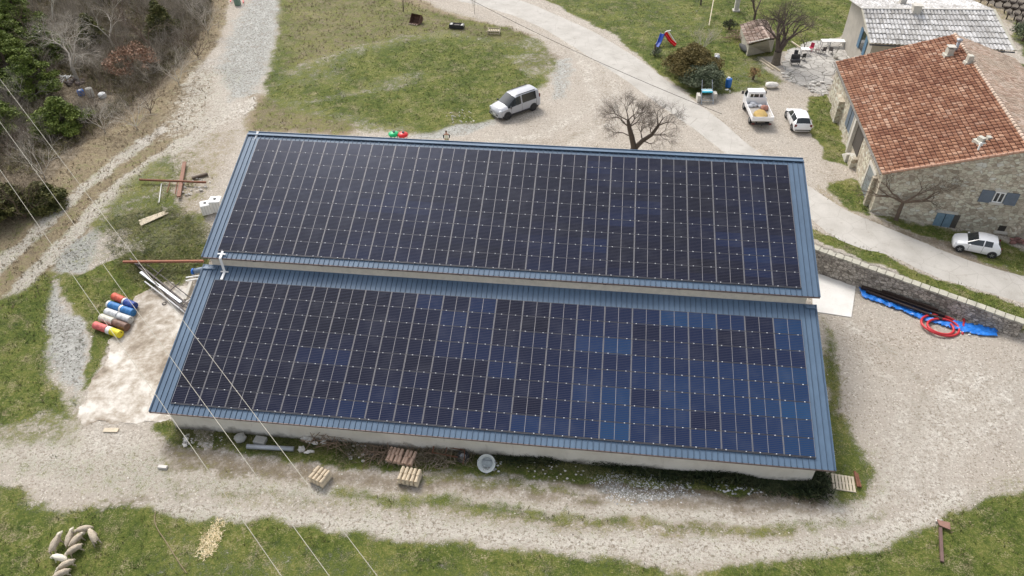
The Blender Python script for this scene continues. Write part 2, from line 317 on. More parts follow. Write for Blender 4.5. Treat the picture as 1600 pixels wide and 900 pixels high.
brown = t.ramp(fine, [(.1, (.075, .058, .038)), (.45, (.185, .148, .10)), (.7, (.28, .23, .165)), (.95, (.40, .34, .26))])
green = t.ramp(mx((.25, nA), (.25, nB), (.25, nC), (.25, nD)), [(.12, (.020, .032, .008)), (.32, (.056, .084, .015)), (.50, (.112, .140, .028)), (.66, (.20, .200, .058)), (.88, (.34, .295, .15))])
dry = t.ramp(fine, [(.05, (.11, .083, .048)), (.35, (.235, .182, .112)), (.6, (.34, .275, .18)), (.9, (.48, .41, .30))])
green = t.mix(t.ramp(mx((.5, t.st(t.noise(.8, 5, p, .7), 3)), (.5, nD)), [(.56, 0), (.80, .62)]), green, dry)
dry = t.mix(t.ramp(mx((.6, nB), (.4, nC)), [(.55, 0), (.75, .6)]), dry, green)
c = t.mix(thr(att('m1', 1), t.math('ADD', t.math('MULTIPLY', rag, .7), t.math('MULTIPLY', nD, .3)), .35, 1.1), gravel, dry)
c = t.mix(thr(att('m2', 1), rag, .5), c, white)
c = t.mix(thr(att('m2', 0), rag, .3, .8), c, grey)
c = t.mix(thr(att('m1', 2), rag, .4), c, brown)
c = t.mix(thr(att('m1', 0), t.math('ADD', t.math('MULTIPLY', rag, .6), t.math('MULTIPLY', nE, .4)), .22, 1.1), c, green)
t.bump(fine, .8, .09)
GM = t.done(c, .93, 0, .2)
gnd = tris('ground', np.stack([GX.ravel(), GY.ravel(), GZ.ravel()], 1), F, GM); tag(gnd, kind='structure')
gnd.data.polygons.foreach_set('use_smooth', [True] * len(F))
for nm, ks in (('m1', ('green', 'dry', 'brown')), ('m2', ('grey', 'white'))):
    a = gnd.data.color_attributes.new(nm, 'FLOAT_COLOR', 'POINT'); A = np.zeros((nx * ny, 4), np.float32); A[:, 3] = 1
    for i, k in enumerate(ks): A[:, i] = np.clip(MV[k].ravel(), 0, 1.4)
    a.data.foreach_set('color', A.ravel())
def samp(k, X, Y):
    i = np.clip(np.searchsorted(gx, X) - 1, 0, nx - 2); j = np.clip(np.searchsorted(gy, Y) - 1, 0, ny - 2); return MV[k][j, i]
# ---- flat strips: road, slabs, patio
def densify(pts, step=.6):
    o = []
    for a, b in zip(pts, pts[1:]):
        n = max(1, int((Vector(b) - Vector(a)).length / step)); o += [Vector(a).lerp(Vector(b), i / n) for i in range(n)]
    return o + [Vector(pts[-1])]
def smooth(pts, it=2):
    for _ in range(it):
        q = [pts[0]]
        for a, b in zip(pts, pts[1:]): q += [a.lerp(b, .25), a.lerp(b, .75)]
        pts = q + [pts[-1]]
    return pts
def ribbon(name, L, R, mat, dz=.03, nseg=140, wob=.06, across=8):
    def res(P):
        P = smooth([Vector((*G(*p)[:2], 0)) for p in P]); d = [0]
        for a, b in zip(P, P[1:]): d.append(d[-1] + (b - a).length)
        return np.array([[np.interp(q, d, [v[i] for v in P]) for i in (0, 1)] for q in np.linspace(0, d[-1], nseg)])
    A, B = res(L), res(R); V = []
    for i in range(nseg):
        for k in range(across + 1):
            w = k / across; q = A[i] * (1 - w) + B[i] * w
            if k in (0, across): q = q + RS.uniform(-wob, wob, 2)
            V.append((q[0], q[1], float(hz(*q)) + (dz if 0 < k < across else -.02)))
    F = [(i * (across + 1) + k, i * (across + 1) + k + 1, (i + 1) * (across + 1) + k + 1, (i + 1) * (across + 1) + k) for i in range(nseg - 1) for k in range(across)]
    return tag(tris(name, V, F, mat), kind='structure')
t = NT('road_surface'); p = t.pos()
c = t.ramp(t.math('ADD', t.math('MULTIPLY', t.noise(.5, 4, p), .5), t.math('MULTIPLY', t.noise(25, 3, p), .5)), [(.34, (.36, .335, .295)), (.5, (.455, .43, .39)), (.68, (.54, .515, .47))])
cr = t.vor(.55, t.vmath('ADD', p, t.scalev(t.n('TexNoise').outputs['Color'], (1, 1, 1))), 'DISTANCE_TO_EDGE')
c = t.mix(t.ramp(cr, [(0, .5), (.012, 0)]), c, (.22, .19, .16))
c = t.mix(t.ramp(t.noise(1.8, 5, p), [(.6, 0), (.72, .35)]), c, (.26, .225, .18))
t.bump(t.noise(40, 3, p), .3, .01); ROADM = t.done(c, .85, 0, .3)
ribbon('road', [(640, -14), (765, 12), (850, 45), (905, 82), (960, 115), (1020, 160), (1080, 200), (1130, 240), (1185, 275), (1250, 325), (1290, 368), (1340, 390), (1400, 405), (1450, 430), (1530, 455), (1700, 505)],
       [(720, -20), (810, -4), (890, 30), (955, 62), (1020, 105), (1075, 148), (1120, 180), (1170, 225), (1230, 268), (1275, 295), (1325, 330), (1385, 352), (1440, 375), (1490, 396), (1560, 420), (1740, 465)], ROADM, .03)
def slab(name, poly, mat, h=.03, nobox=False, kind='structure', sub=1):
    P = [G(*p) for p in poly]; mb = MB(); z = max(v.z for v in P) + h
    mb.prism([(v.x, v.y, v.z) for v in P], lambda q: float(hz(q[0], q[1])) - .15, lambda q: float(hz(q[0], q[1])) + h); return tag(mb.build(name, mat), kind=kind)
t = NT('pale_concrete'); p = t.pos()
c = t.ramp(t.math('ADD', t.math('MULTIPLY', t.noise(.9, 6, p, .65), .7), t.math('MULTIPLY', t.noise(14, 4, p), .3)), [(.3, (.62, .59, .54)), (.5, (.70, .68, .64)), (.66, (.76, .74, .70))])
c = t.mix(t.ramp(t.vor(5, t.scalev(p, (1, .5, 1)), 'F1'), [(.04, .5), (.12, 0)]), c, (.25, .24, .2)); t.bump(t.noise(20, 3, p), .2, .01); CONC2 = t.done(c, .85)
slab('concrete_pad', [(1268, 430), (1282, 428), (1337, 447), (1330, 496), (1270, 487)], CONC2, .05)
t = NT('stained_concrete'); p = t.pos()
n1 = t.noise(.32, 6, p, .68, .4); n2 = t.noise(1.6, 5, p, .7)
c = t.ramp(t.math('ADD', t.math('MULTIPLY', n1, .65), t.math('MULTIPLY', n2, .35)), [(.36, (.16, .125, .088)), (.45, (.30, .25, .19)), (.52, (.46, .41, .345)), (.58, (.62, .58, .52)), (.68, (.70, .67, .62))])
t.bump(n2, .4, .03); STC = t.done(c, .85)
# stained old slab at the left gable, one irregular sheet draped on the slope
def drape(name, poly, mat, dz=.025, step=.45, edge=.35, kind='structure'):
    P = polyw(poly); x0, y0 = P.min(0) - .5; x1, y1 = P.max(0) + .5; xs = np.arange(x0, x1, step); ys = np.arange(y0, y1, step); X, Y = np.meshgrid(xs, ys)
    sd_ = sdist(X + .5 * nz2(X, Y, 1.5, 21), Y + .5 * nz2(X, Y, 1.5, 22), P); Z = hz(X, Y) + dz - .12 * ss(0, -edge, sd_)
    id_ = np.arange(X.size).reshape(X.shape); keep = (sd_ > -edge); k4 = keep[:-1, :-1] & keep[:-1, 1:] & keep[1:, 1:] & keep[1:, :-1]
    F = np.stack([id_[:-1, :-1], id_[:-1, 1:], id_[1:, 1:], id_[1:, :-1]], -1)[k4]
    return tag(tris(name, np.stack([X.ravel(), Y.ravel(), Z.ravel()], 1), F, mat), kind=kind)
drape('concrete_yard', [(215, 462), (250, 440), (300, 445), (330, 430), (330, 700), (270, 655), (200, 662), (118, 655), (135, 620), (165, 560), (182, 520), (195, 490)], STC, .03, .3)
t = NT('flagstones'); p = t.scalev(t.pos(), (1, 1, .1))
e = t.vor(1.15, p, 'DISTANCE_TO_EDGE'); cc = t.n('SeparateColor'); t.put(cc.inputs[0], t.vor(1.15, p, 'F1', 'Color'))
c = t.ramp(cc.outputs[0], [(0, (.30, .285, .26)), (.5, (.42, .40, .37)), (1, (.52, .50, .46))]); c = t.mix(.4, c, t.ramp(t.noise(6, 4), [(.3, (.22, .2, .17)), (.7, (.6, .57, .52))]))
c = t.mix(t.ramp(e, [(.0, 1), (.05, 0)]), c, (.07, .065, .05)); t.bump(t.ramp(e, [(0, 0), (.06, 1)]), .6, .03); FLAG = t.done(c, .85)
drape('patio', [(1222, 100), (1232, 78), (1262, 66), (1330, 60), (1330, 100), (1300, 120), (1292, 150), (1282, 150), (1262, 138), (1230, 126)], FLAG, .06, .3, .2)
# straw patch and the scuffed rake marks
t = NT('straw'); c = t.ramp(t.island(), [(0, (.45, .33, .15)), (.6, (.72, .60, .36)), (1, (.85, .76, .55))]); STRAW = t.done(c, .8)
def blades(name, N, region, mask, mat, h=(.08, .22), w=.02, lean=.6, per=3, label=None, flat=False, thresh=.55, base=None, lo=0.5):
    x0, x1, y0, y1 = region; X = RS.uniform(x0, x1, N); Y = RS.uniform(y0, y1, N)
    if callable(mask): k = mask(X, Y)
    else:
        v = samp(mask, X, Y) + .35 * nz2(X, Y, 1.3, 31); k = v > thresh + RS.rand(N) * .3
    X, Y = X[k], Y[k]; n = len(X) * per; X = np.repeat(X, per) + RS.uniform(-.08, .08, n); Y = np.repeat(Y, per) + RS.uniform(-.08, .08, n); Z = hz(X, Y) - .01 + (base or 0)
    a = RS.rand(n) * 6.283; H = RS.uniform(*h, n); L = RS.rand(n) * lean * H; b = RS.rand(n) * 6.283
    dx, dy = np.cos(a) * w, np.sin(a) * w
    if flat: Hz = RS.uniform(.01, .05, n); L = H
    else: Hz = H
    V = np.stack([np.stack([X - dx, Y - dy, Z], 1), np.stack([X + dx, Y + dy, Z], 1), np.stack([X + np.cos(b) * L, Y + np.sin(b) * L, Z + Hz], 1)], 1).reshape(-1, 3)
    o = tris(name, V, np.arange(len(V)).reshape(-1, 3), mat)
    return tag(o, label, 'grass' if label is None else None, kind='stuff')
def leafmat(name, stops, rough=.7):
    t = NT(name); c = t.ramp(t.island(), stops); c = t.mix(.35, c, t.ramp(t.noise(.9, 3), [(.35, stops[0][1]), (.65, stops[-1][1])])); return t.done(c, rough, 0, .25)
GB = leafmat('grass_green', [(0, (.032, .045, .013)), (.4, (.068, .088, .024)), (.75, (.13, .138, .045)), (1, (.26, .23, .10))])
DB = leafmat('grass_dry', [(0, (.12, .09, .05)), (.5, (.28, .215, .13)), (1, (.47, .39, .27))])
notbarn = lambda X, Y: ~((X > -.5) & (X < 39) & (Y > -.3) & (Y < 19.6))
def grassy(k, lo):
    return lambda X, Y: (samp(k, X, Y) + .4 * nz2(X, Y, 1.3, 31) + .3 * nz2(X, Y, .4, 33) > lo + RS.rand(len(X)) * .45) & notbarn(X, Y)
blades('grass_tufts', 42000, (-34, 70, -14, 30), grassy('green', .55), GB, (.06, .2), .022, .9, 3, 'short green grass tufts across the field and verges')
blades('meadow_tufts', 30000, (-30, 60, 30, 78), grassy('green', .55), GB, (.06, .18), .024, .9, 3, 'green meadow grass beyond the solar barn')
blades('dead_grass', 26000, (-34, 70, -14, 78), grassy('green', .5), DB, (.05, .16), .018, 1.0, 2, 'wisps of dead grass mixed through the green')
blades('dry_tufts', 42000, (-62, 66, -14, 76), grassy('dry', .5), DB, (.08, .3), .03, 1.0, 3, 'straw coloured dead grass along the tracks and woodland edge')
sp = G(330, 842)
strawf = lambda X, Y: (((X - sp.x) / .42) ** 2 + ((Y - sp.y) / .95) ** 2 + .7 * RS.randn(len(X)) < .9)
o = blades('straw_scatter', 9000, (sp.x - 2, sp.x + 2, sp.y - 3, sp.y + 3), strawf, STRAW, (.1, .25), .02, 1, 2, 'pale straw strewn on the grass right of the sheep', flat=True, base=.03)
# loose stones
def stones(name, N, region, cond, mat, r=(.03, .09), label=None):
    X = RS.uniform(region[0], region[1], N); Y = RS.uniform(region[2], region[3], N); k = cond(X, Y); X, Y = X[k], Y[k]; n = len(X); Z = hz(X, Y); R = RS.uniform(0, 1, n) ** 2.5 * (r[1] - r[0]) + r[0]
    base = np.array([[1, 0, 0], [0, 1, 0], [-1, 0, 0], [0, -1, 0], [0, 0, .7], [.6, .6, .45]], float); a = RS.rand(n) * 6.28
    B = base[None] * (1 + RS.uniform(-.35, .35, (n, 6, 3))) * R[:, None, None]; c, s_ = np.cos(a)[:, None], np.sin(a)[:, None]
    V = np.stack([B[:, :, 0] * c - B[:, :, 1] * s_ + X[:, None], B[:, :, 0] * s_ + B[:, :, 1] * c + Y[:, None], B[:, :, 2] + Z[:, None]], -1)
    F = np.array([[0, 5, 4], [5, 1, 4], [1, 2, 4], [2, 3, 4], [3, 0, 4], [0, 1, 5]]); F = (F[None] + (np.arange(n) * 6)[:, None, None]).reshape(-1, 3)
    return tag(tris(name, V.reshape(-1, 3), F, mat), label, kind='stuff')
t = NT('stone_bits'); STM = t.done(t.ramp(t.island(), [(0, (.17, .145, .115)), (.35, (.38, .335, .27)), (.8, (.60, .56, .49)), (1, (.74, .72, .67))]), .85)
stones('gravel_stones', 15000, (-34, 66, -11, 46), lambda X, Y: (samp('green', X, Y) < .45 + .2 * RS.rand(len(X))) & (samp('dry', X, Y) < .8) & (nz2(X, Y, .9, 41) > -.1) & notbarn(X, Y), STM, (.015, .065), 'loose limestone gravel over the yard and tracks')
def inpoly(P, w=.3): 
    P = polyw(P); return lambda X, Y: sdist(X + .35 * nz2(X, Y, 3, 51), Y + .35 * nz2(X, Y, 3, 52), P) > -w * RS.rand(len(X))
t = NT('white_stone'); WST = t.done(t.ramp(t.island(), [(0, (.24, .235, .22)), (.5, (.47, .47, .455)), (1, (.70, .70, .69))]), .8)
stones('rubble', 14000, (19, 36, -3, 1), inpoly([(925, 745), (1000, 740), (1075, 745), (1080, 772), (1000, 784), (950, 775)]), WST, (.012, .065), 'bed of crushed pale grey stone before the long front wall')
# ============================================================ BARN
TAN = .321024 / .947071; CS, SN = .947071, .321024
t = NT('blue_metal'); o_ = t.obj()
c = t.ramp(t.math('ADD', t.math('MULTIPLY', t.noise(.35, 4, o_), .6), t.math('MULTIPLY', t.noise(6, 4, t.scalev(o_, (1, .15, 1))), .4)), [(.3, (.072, .118, .180)), (.5, (.090, .146, .220)), (.7, (.112, .178, .262))])
BLUE = t.done(c, .52, 0, .5)
t = NT('render_cream'); o_ = t.pos(); n1 = t.noise(.6, 5, o_, .65)
sepz = t.n('SeparateXYZ'); t.put(sepz.inputs[0], o_)
grime = t.math('ADD', t.math('MULTIPLY', sepz.outputs[2], -1.1), t.math('MULTIPLY', t.noise(.9, 5, o_, .7), 2.0))
c = t.mix(t.ramp(grime, [(.42, 0), (.95, .8)]), t.ramp(n1, [(.3, (.60, .56, .48)), (.6, (.72, .68, .60))]), (.12, .105, .085))
c = t.mix(t.ramp(t.noise(2.5, 5, t.scalev(o_, (1, 1, .25)), .7), [(.58, 0), (.75, .35)]), c, (.30, .26, .2)); t.bump(t.noise(25, 3, o_), .25, .01); CREAM = t.done(c, .9)
barn = empty('barn', (0, 0, 0), label='long low barn with two stepped blue metal roofs under solar panels', cat='barn')
X0, X1 = -.28, 38.45
def plane(off): return lambda y: off + TAN * y
LO, UP = plane(2.19), plane(3.03)
mb = MB()
mb.box(((X0 + X1) / 2, -.05, .85), (X1 - X0, .3, 2.3)); mb.box(((X0 + X1) / 2, 19.4, 5.4), (X1 - X0 - .006, .3, 8.1))
for x in (X0 + .15, X1 - .15):
    P = [(-.05, -.4), (19.3, -.4), (19.3, UP(19.3) - .15), (9.6, UP(9.6) - .15), (9.6, LO(9.6) - .1), (-.05, LO(-.05) - .1)]
    mb.add([(x - .147, y, z) for y, z in P] + [(x + .147, y, z) for y, z in P], [tuple(range(6)), tuple(range(6, 12))[::-1]] + [(i, 6 + i, 6 + (i + 1) % 6, (i + 1) % 6) for i in range(6)])
mb.build('wall', CREAM, barn)
BEAM = M('eave_beam', (.66, .60, .50), .85, 0, .15)
MB().box(((X0 + X1) / 2 - .05, 9.62, (LO(9.6) + UP(9.6)) / 2 - .1), (X1 - X0 + .5, .2, UP(9.6) - LO(9.6) - .02)).build('step_wall', BEAM, barn)
SEAM_SHADE = M('seam_shade', (.028, .048, .08), .5, .1, .2)  # dark rib sides, painting in the shadow lines of the seams
DARKM = M('dark_metal', (.05, .06, .08), .5, .3, .2)
def roofsheet(xa, xb, ya, yb, fn, back):
    mb = MB(); th = .05
    mb.add([(x, y, fn(y) + dz) for dz in (-th, 0) for x, y in ((xa, ya), (xb, ya), (xb, yb), (xa, yb))], [(3, 2, 1, 0), (4, 5, 6, 7), (0, 1, 5, 4), (1, 2, 6, 5), (2, 3, 7, 6), (3, 0, 4, 7)])
    n = int((xb - xa) / .335)
    for i in range(n + 1):
        x = xa + .06 + i * (xb - xa - .12) / n
        P = [(x - .026, 0), (x - .012, .05), (x + .012, .05), (x + .026, 0)]
        ys = (ya + .004, yb - .1)
        vs = [(px, y, fn(y) + .0 + pz) for y in ys for px, pz in P]; mb.add(vs, [(1, 2, 6, 5)]); mb.add(vs, [(0, 1, 5, 4), (2, 3, 7, 6), (0, 3, 2, 1)], 1)
    r = mb.build('roof', [BLUE, SEAM_SHADE], barn)
    for x in (xa - .01, xb + .01): MB().bar((x, ya, fn(ya) - .03), (x, yb, fn(yb) - .03), .05, .16).build('verge_trim', BLUE, r)
    e = MB().bar((xa, ya - .02, fn(ya) - .06), (xb, ya - .02, fn(ya) - .06), .03, .10); e.build('eave_trim', M('eave_trim', (.16, .12, .11), .5, .3, .2), r)
    if back:
        k = MB(); k.bar((xa, yb - .05, fn(yb - .05) + .05), (xb, yb - .05, fn(yb - .05) + .05), .34, .03)
        k.bar((xa, yb + .13, fn(yb) - .02), (xb, yb + .13, fn(yb) - .02), .04, .28); k.build('ridge_cap', BLUE, r)
        s_ = MB(); nn = 60
        for i in range(nn):
            x = xa + (i + .5) * (xb - xa) / nn; s_.box((x, yb - .25, fn(yb - .25) + .035), ((xb - xa) / nn * .72, .05, .03))
        s_.build('ridge_closure', DARKM, r)
    else:
        MB().box((xa + .5, yb - .25, fn(yb - .25) + .03), (.9, .3, .05)).build('corner_flashing', BLUE, r); MB().box((xb - .35, yb - .2, fn(yb - .2) + .03), (.6, .3, .06)).build('corner_flashing', BLUE, r)
    return r
rl = roofsheet(-1.18, 39.3, -.58, 9.52, LO, False)
ru = roofsheet(-1.05, 39.32, 9.36, 19.82, UP, True)
mb = MB()                                                  # small vents under the step
for i in range(8): mb.box((2.5 + i * 4.7, 9.505, UP(9.5) - .3), (.2, .03, .05))
mb.build('vent_slot', DARKM, barn)
# ---- solar arrays
t = NT('pv_glass'); p = t.obj(); P = t.pos()
sx = t.n('SeparateXYZ'); t.put(sx.inputs[0], p); wx = t.n('SeparateXYZ'); t.put(wx.inputs[0], P)
ix = t.math('FLOOR', t.math('DIVIDE', wx.outputs[0], 1.74)); iy = t.math('FLOOR', t.math('DIVIDE', t.math('ADD', wx.outputs[1], .05), 1.1017 * CS))
cv = t.n('CombineXYZ'); t.put(cv.inputs[0], ix); t.put(cv.inputs[1], iy); wn = t.n('TexWhiteNoise', noise_dimensions='2D'); t.put(wn.inputs[0], cv.outputs[0])
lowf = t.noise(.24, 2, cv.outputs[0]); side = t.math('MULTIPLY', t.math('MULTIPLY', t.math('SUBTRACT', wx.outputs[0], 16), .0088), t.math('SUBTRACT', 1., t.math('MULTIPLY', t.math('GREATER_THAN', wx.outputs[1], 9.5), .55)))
side2 = t.math('MULTIPLY', wx.outputs[1], -.0125)  # blue gains toward right and front: view-dependent reflection painted into panel colour
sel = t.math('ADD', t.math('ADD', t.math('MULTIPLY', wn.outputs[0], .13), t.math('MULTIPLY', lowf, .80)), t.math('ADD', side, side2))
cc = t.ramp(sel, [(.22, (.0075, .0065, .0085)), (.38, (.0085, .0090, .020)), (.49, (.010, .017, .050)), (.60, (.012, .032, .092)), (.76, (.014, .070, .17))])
def linez(sock, cnt, w):                                   # stripe mask: cell gaps, and rows painting in busbar reflection
    f = t.math('FRACT', t.math('MULTIPLY', sock, cnt)); return t.math('LESS_THAN', f, w)
UVs = t.n('SeparateXYZ'); t.put(UVs.inputs[0], t.uv())
lh = linez(UVs.outputs[1], 9.5, .26); lv = linez(UVs.outputs[0], 20, .16)
cl = t.mix(t.math('MULTIPLY', lh, .9), cc, (.058, .058, .072)); cl = t.mix(t.math('MULTIPLY', lv, .30), cl, (.05, .055, .075))
dust = t.noise(.8, 4, P); cl = t.mix(t.ramp(dust, [(.5, 0), (.8, .06)]), cl, (.3, .3, .32))
t.b.inputs['Specular Tint'].default_value = (.5, .62, 1, 1); PVG = t.done(cl, .24, 0, .17)
ALU = M('anodised_frame', (.27, .26, .265), .5, .2, .12); CLAMP = M('bright_clamp', (.66, .66, .67), .35, .1, .02); GAP = M('frame_side', (.085, .085, .095), .5, .4, .1)
def panel_data(xo, yo, V, F, MI, UV, dots):
    def q(x0, x1, y0, y1, z, mi, uv=((0, 0), (1, 0), (1, 1), (0, 1))):
        o = len(V); V.extend([(xo + x0, yo + y0, z), (xo + x1, yo + y0, z), (xo + x1, yo + y1, z), (xo + x0, yo + y1, z)]); UV.extend(uv); F.append((o, o + 1, o + 2, o + 3)); MI.append(mi)
    w, h = 1.713, 1.078; z = .035
    o = len(V); V.extend([(xo + x, yo + y, zz) for zz in (0, z) for x, y in ((0, 0), (w, 0), (w, h), (0, h))]); UV.extend([(0, 0)] * 8)
    F.extend([(o, o + 1, o + 5, o + 4), (o + 1, o + 2, o + 6, o + 5), (o + 2, o + 3, o + 7, o + 6), (o + 3, o, o + 4, o + 7)]); MI.extend([2] * 4)
    a, b = .021, .011
    q(0, a, 0, h, z, 1); q(w - a, w, 0, h, z, 1); q(a, w - a, 0, b, z, 2); q(a, w - a, h - b, h, z, 2)
    q(a, w / 2 - .013, b, h - b, z, 0, ((0, 0), (.5, 0), (.5, 1), (0, 1))); q(w / 2 + .013, w - a, b, h - b, z, 0, ((.5, 0), (1, 0), (1, 1), (.5, 1))); q(w / 2 - .013, w / 2 + .013, b, h - b, z, 1)
    for d in dots:
        o = len(V); c = .023; V.extend([(xo + d + x, yo - .012 + y, zz) for zz in (z - .02, z + .016) for x, y in ((-.032, -c), (.032, -c), (.032, c), (-.032, c))]); UV.extend([(0, 0)] * 8)
        F.extend([(o + 4, o + 5, o + 6, o + 7), (o, o + 1, o + 5, o + 4), (o + 1, o + 2, o + 6, o + 5), (o + 2, o + 3, o + 7, o + 6), (o + 3, o, o + 4, o + 7)]); MI.extend([3] * 5)
def pmesh(name, lst):
    V, F, MI, UV = [], [], [], []
    for x, y, d in lst: panel_data(x, y, V, F, MI, UV, d)
    return tris(name, V, F, [PVG, ALU, GAP, CLAMP], matidx=MI, uvs=UV)
def solar(org, rows, label, cell):
    root = empty('solar_array', org, label=label, cat='solar array', group='solar arrays on the barn roof'); root.rotation_euler = (math.atan(TAN), 0, 0)
    lst = []
    for j in range(rows):
        for i in range(22):
            # clamps sit on the roof ribs, so they wander along each frame
            d = ((.30, 1.42), (.24, 1.36), (.40, 1.30))[i % 3]
            lst.append((i, j, d))
    near = lst[:100]; rest = lst[100:]; V3 = {}
    for i, j, d in near:
        if d not in V3:
            o = pmesh('solar_panel', [(0, 0, d)]); V3[d] = o
        else:
            o = V3[d].copy(); col.objects.link(o)
        o.parent = root; o.location = (i * 1.74 + .013, j * 1.1017 + .012, 0)
    o = pmesh('solar_panel_field', [(i * 1.74 + .013, j * 1.1017 + .012, d) for i, j, d in rest]); o.parent = root; tag(o, kind='stuff')
    r = MB()                                              # dark lip and rail under the lowest edge
    r.box((19.14, -.03, -.02), (38.3, .05, .07)); 
    for j in range(1, rows + 1): r.box((19.14, j * 1.1017, -.03), (38.3, .06, .03))
    r.build('mounting_rail', GAP, root); return root
solar((0, 0, 2.265), 8, 'lower front solar array of dark blue panels, eight rows deep', 1)
solar((-.056, 9.858, 6.442), 9, 'upper rear solar array of near black panels, nine rows deep', 1)
# cable trunking on the roofs
WHT = M('white_plastic', (.80, .80, .78), .45, 0, .05); GALV = M('galvanised', (.40, .42, .45), .5, .4, .15)
mb = MB(); 
tr = empty('cable_tray', (.1, 9.3, 0), label='white cable trunking bent over the step between the two roofs at their left end', cat='cable tray')
pts = [(.62, 9.75, UP(9.75) + .10), (.42, 9.28, UP(9.28) + .08), (.95, 9.05, LO(9.1) + .28), (.92, 8.75, LO(8.7) + .12)]
pts = [(.25, 9.95, UP(9.95) + .08), (.15, 9.35, UP(9.35) + .07), (.62, 9.33, LO(9.3) + .18), (1.05, 9.2 - .9, LO(8.3) + .1), (.75, 7.7 + .8, LO(8.5) + .1)]
tray = [onz(348, 393, UP(9.7) + .08), onz(344, 404, UP(9.4) + .05), onz(351, 425, 5.3), onz(346, 437, 5.15)]
tray = [Vector(v) for v in tray]; tr.location = tray[2]
mb = MB()
for a, b in zip(tray, tray[1:]): mb.bar(a - tray[2], b - tray[2], .16, .08)
mb.build('tray', WHT, tr); mb = MB()
for q in (tray[0].lerp(tray[1], .4), tray[2]): mb.box(q - tray[2] + Vector((0, 0, .02)), (.55, .08, .06))
mb.build('bracket', WHT, tr)
tr = empty('cable_tray', Vector(onz(400, 215, 9.55)), label='short white cable trunking over the ridge at the upper left roof corner', cat='cable tray')
a, b, c_ = [Vector(q) - tr.location for q in (onz(403, 206, 9.85), onz(399, 219, 9.5), onz(394, 217.5, 9.5))]
MB().bar(a, b, .15, .1).build('tray', WHT, tr); MB().bar(b, c_, .12, .08).box(b + Vector((0, 0, .02)), (.4, .08, .08)).build('bracket', WHT, tr)
# ============================================================ STONE AND TILE MATERIALS
def stonewall(name, tone, dark, sc=3.2, mortar=(.30, .26, .2), mw=.09):
    t = NT(name); p = t.vmath('ADD', t.scalev(t.pos(), (1, 1, 1.5)), t.scalev(t.n('TexNoise').outputs['Color'], (.25, .25, .25)))
    e = t.vor(sc, p, 'DISTANCE_TO_EDGE'); cc = t.n('SeparateColor'); t.put(cc.inputs[0], t.vor(sc, p, 'F1', 'Color'))
    c = t.ramp(cc.outputs[0], [(0, dark), (.4, tone), (.85, tuple(min(.7, v * 1.3) for v in tone)), (1, tuple(min(.75, v * 1.7) for v in tone))])
    c = t.mix(.28, c, t.ramp(t.noise(5, 5), [(.3, dark), (.7, tuple(min(.7, v * 1.45) for v in tone))]))
    c = t.mix(t.ramp(e, [(.0, .85), (mw, 0)]), c, mortar)
    c = t.mix(t.ramp(t.noise(.5, 4), [(.45, 0), (.7, .35)]), c, mortar)
    t.bump(t.math('ADD', t.ramp(e, [(0, 0), (mw * 1.3, 1)]), t.noise(12, 3)), .7, .04); return t.done(c, .92, 0, .2)
STONE = stonewall('limestone_rubble', (.60, .52, .41), (.27, .215, .155), 2.9, (.33, .285, .215), .07); STONED = stonewall('dark_rubble', (.42, .38, .33), (.15, .13, .11), 3.4, (.10, .088, .072), .10)
def tilemat(name, stops, shade=(.10, .035, .02)):
    t = NT(name); u = t.uv(); sp_ = t.n('SeparateXYZ'); t.put(sp_.inputs[0], u)
    cv = t.n('CombineXYZ'); t.put(cv.inputs[0], t.math('FLOOR', sp_.outputs[0])); t.put(cv.inputs[1], t.math('FLOOR', sp_.outputs[1]))
    w = t.n('TexWhiteNoise', noise_dimensions='2D'); t.put(w.inputs[0], cv.outputs[0])
    f = t.math('ADD', t.math('MULTIPLY', w.outputs[0], .55), t.math('MULTIPLY', t.noise(.45, 4), .45))
    c = t.ramp(f, stops); c = t.mix(t.ramp(t.noise(.35, 5, None, .7), [(.42, 0), (.62, .55)]), c, tuple((v * 1.5 for v in shade))); c = t.mix(t.ramp(t.noise(3, 6, None, .75), [(.45, 0), (.68, .6)]), c, shade)
    return t.done(c, .85, 0, .25)
TORANGE = tilemat('orange_tiles', [(.2, (.20, .092, .054)), (.38, (.29, .142, .082)), (.55, (.365, .190, .114)), (.7, (.44, .255, .165)), (.85, (.54, .37, .27))])
TPINK = tilemat('pink_tiles', [(.2, (.34, .22, .16)), (.45, (.50, .36, .27)), (.7, (.60, .46, .37)), (.9, (.66, .55, .46))], (.26, .22, .17))
TWHITE = tilemat('lichen_tiles', [(.2, (.42, .40, .37)), (.4, (.60, .59, .57)), (.65, (.74, .73, .72)), (.9, (.80, .78, .75))], (.20, .19, .18))
TSHED = tilemat('mossy_tiles', [(.2, (.20, .14, .11)), (.4, (.36, .25, .2)), (.65, (.52, .40, .34)), (.9, (.60, .52, .46))], (.12, .10, .075))
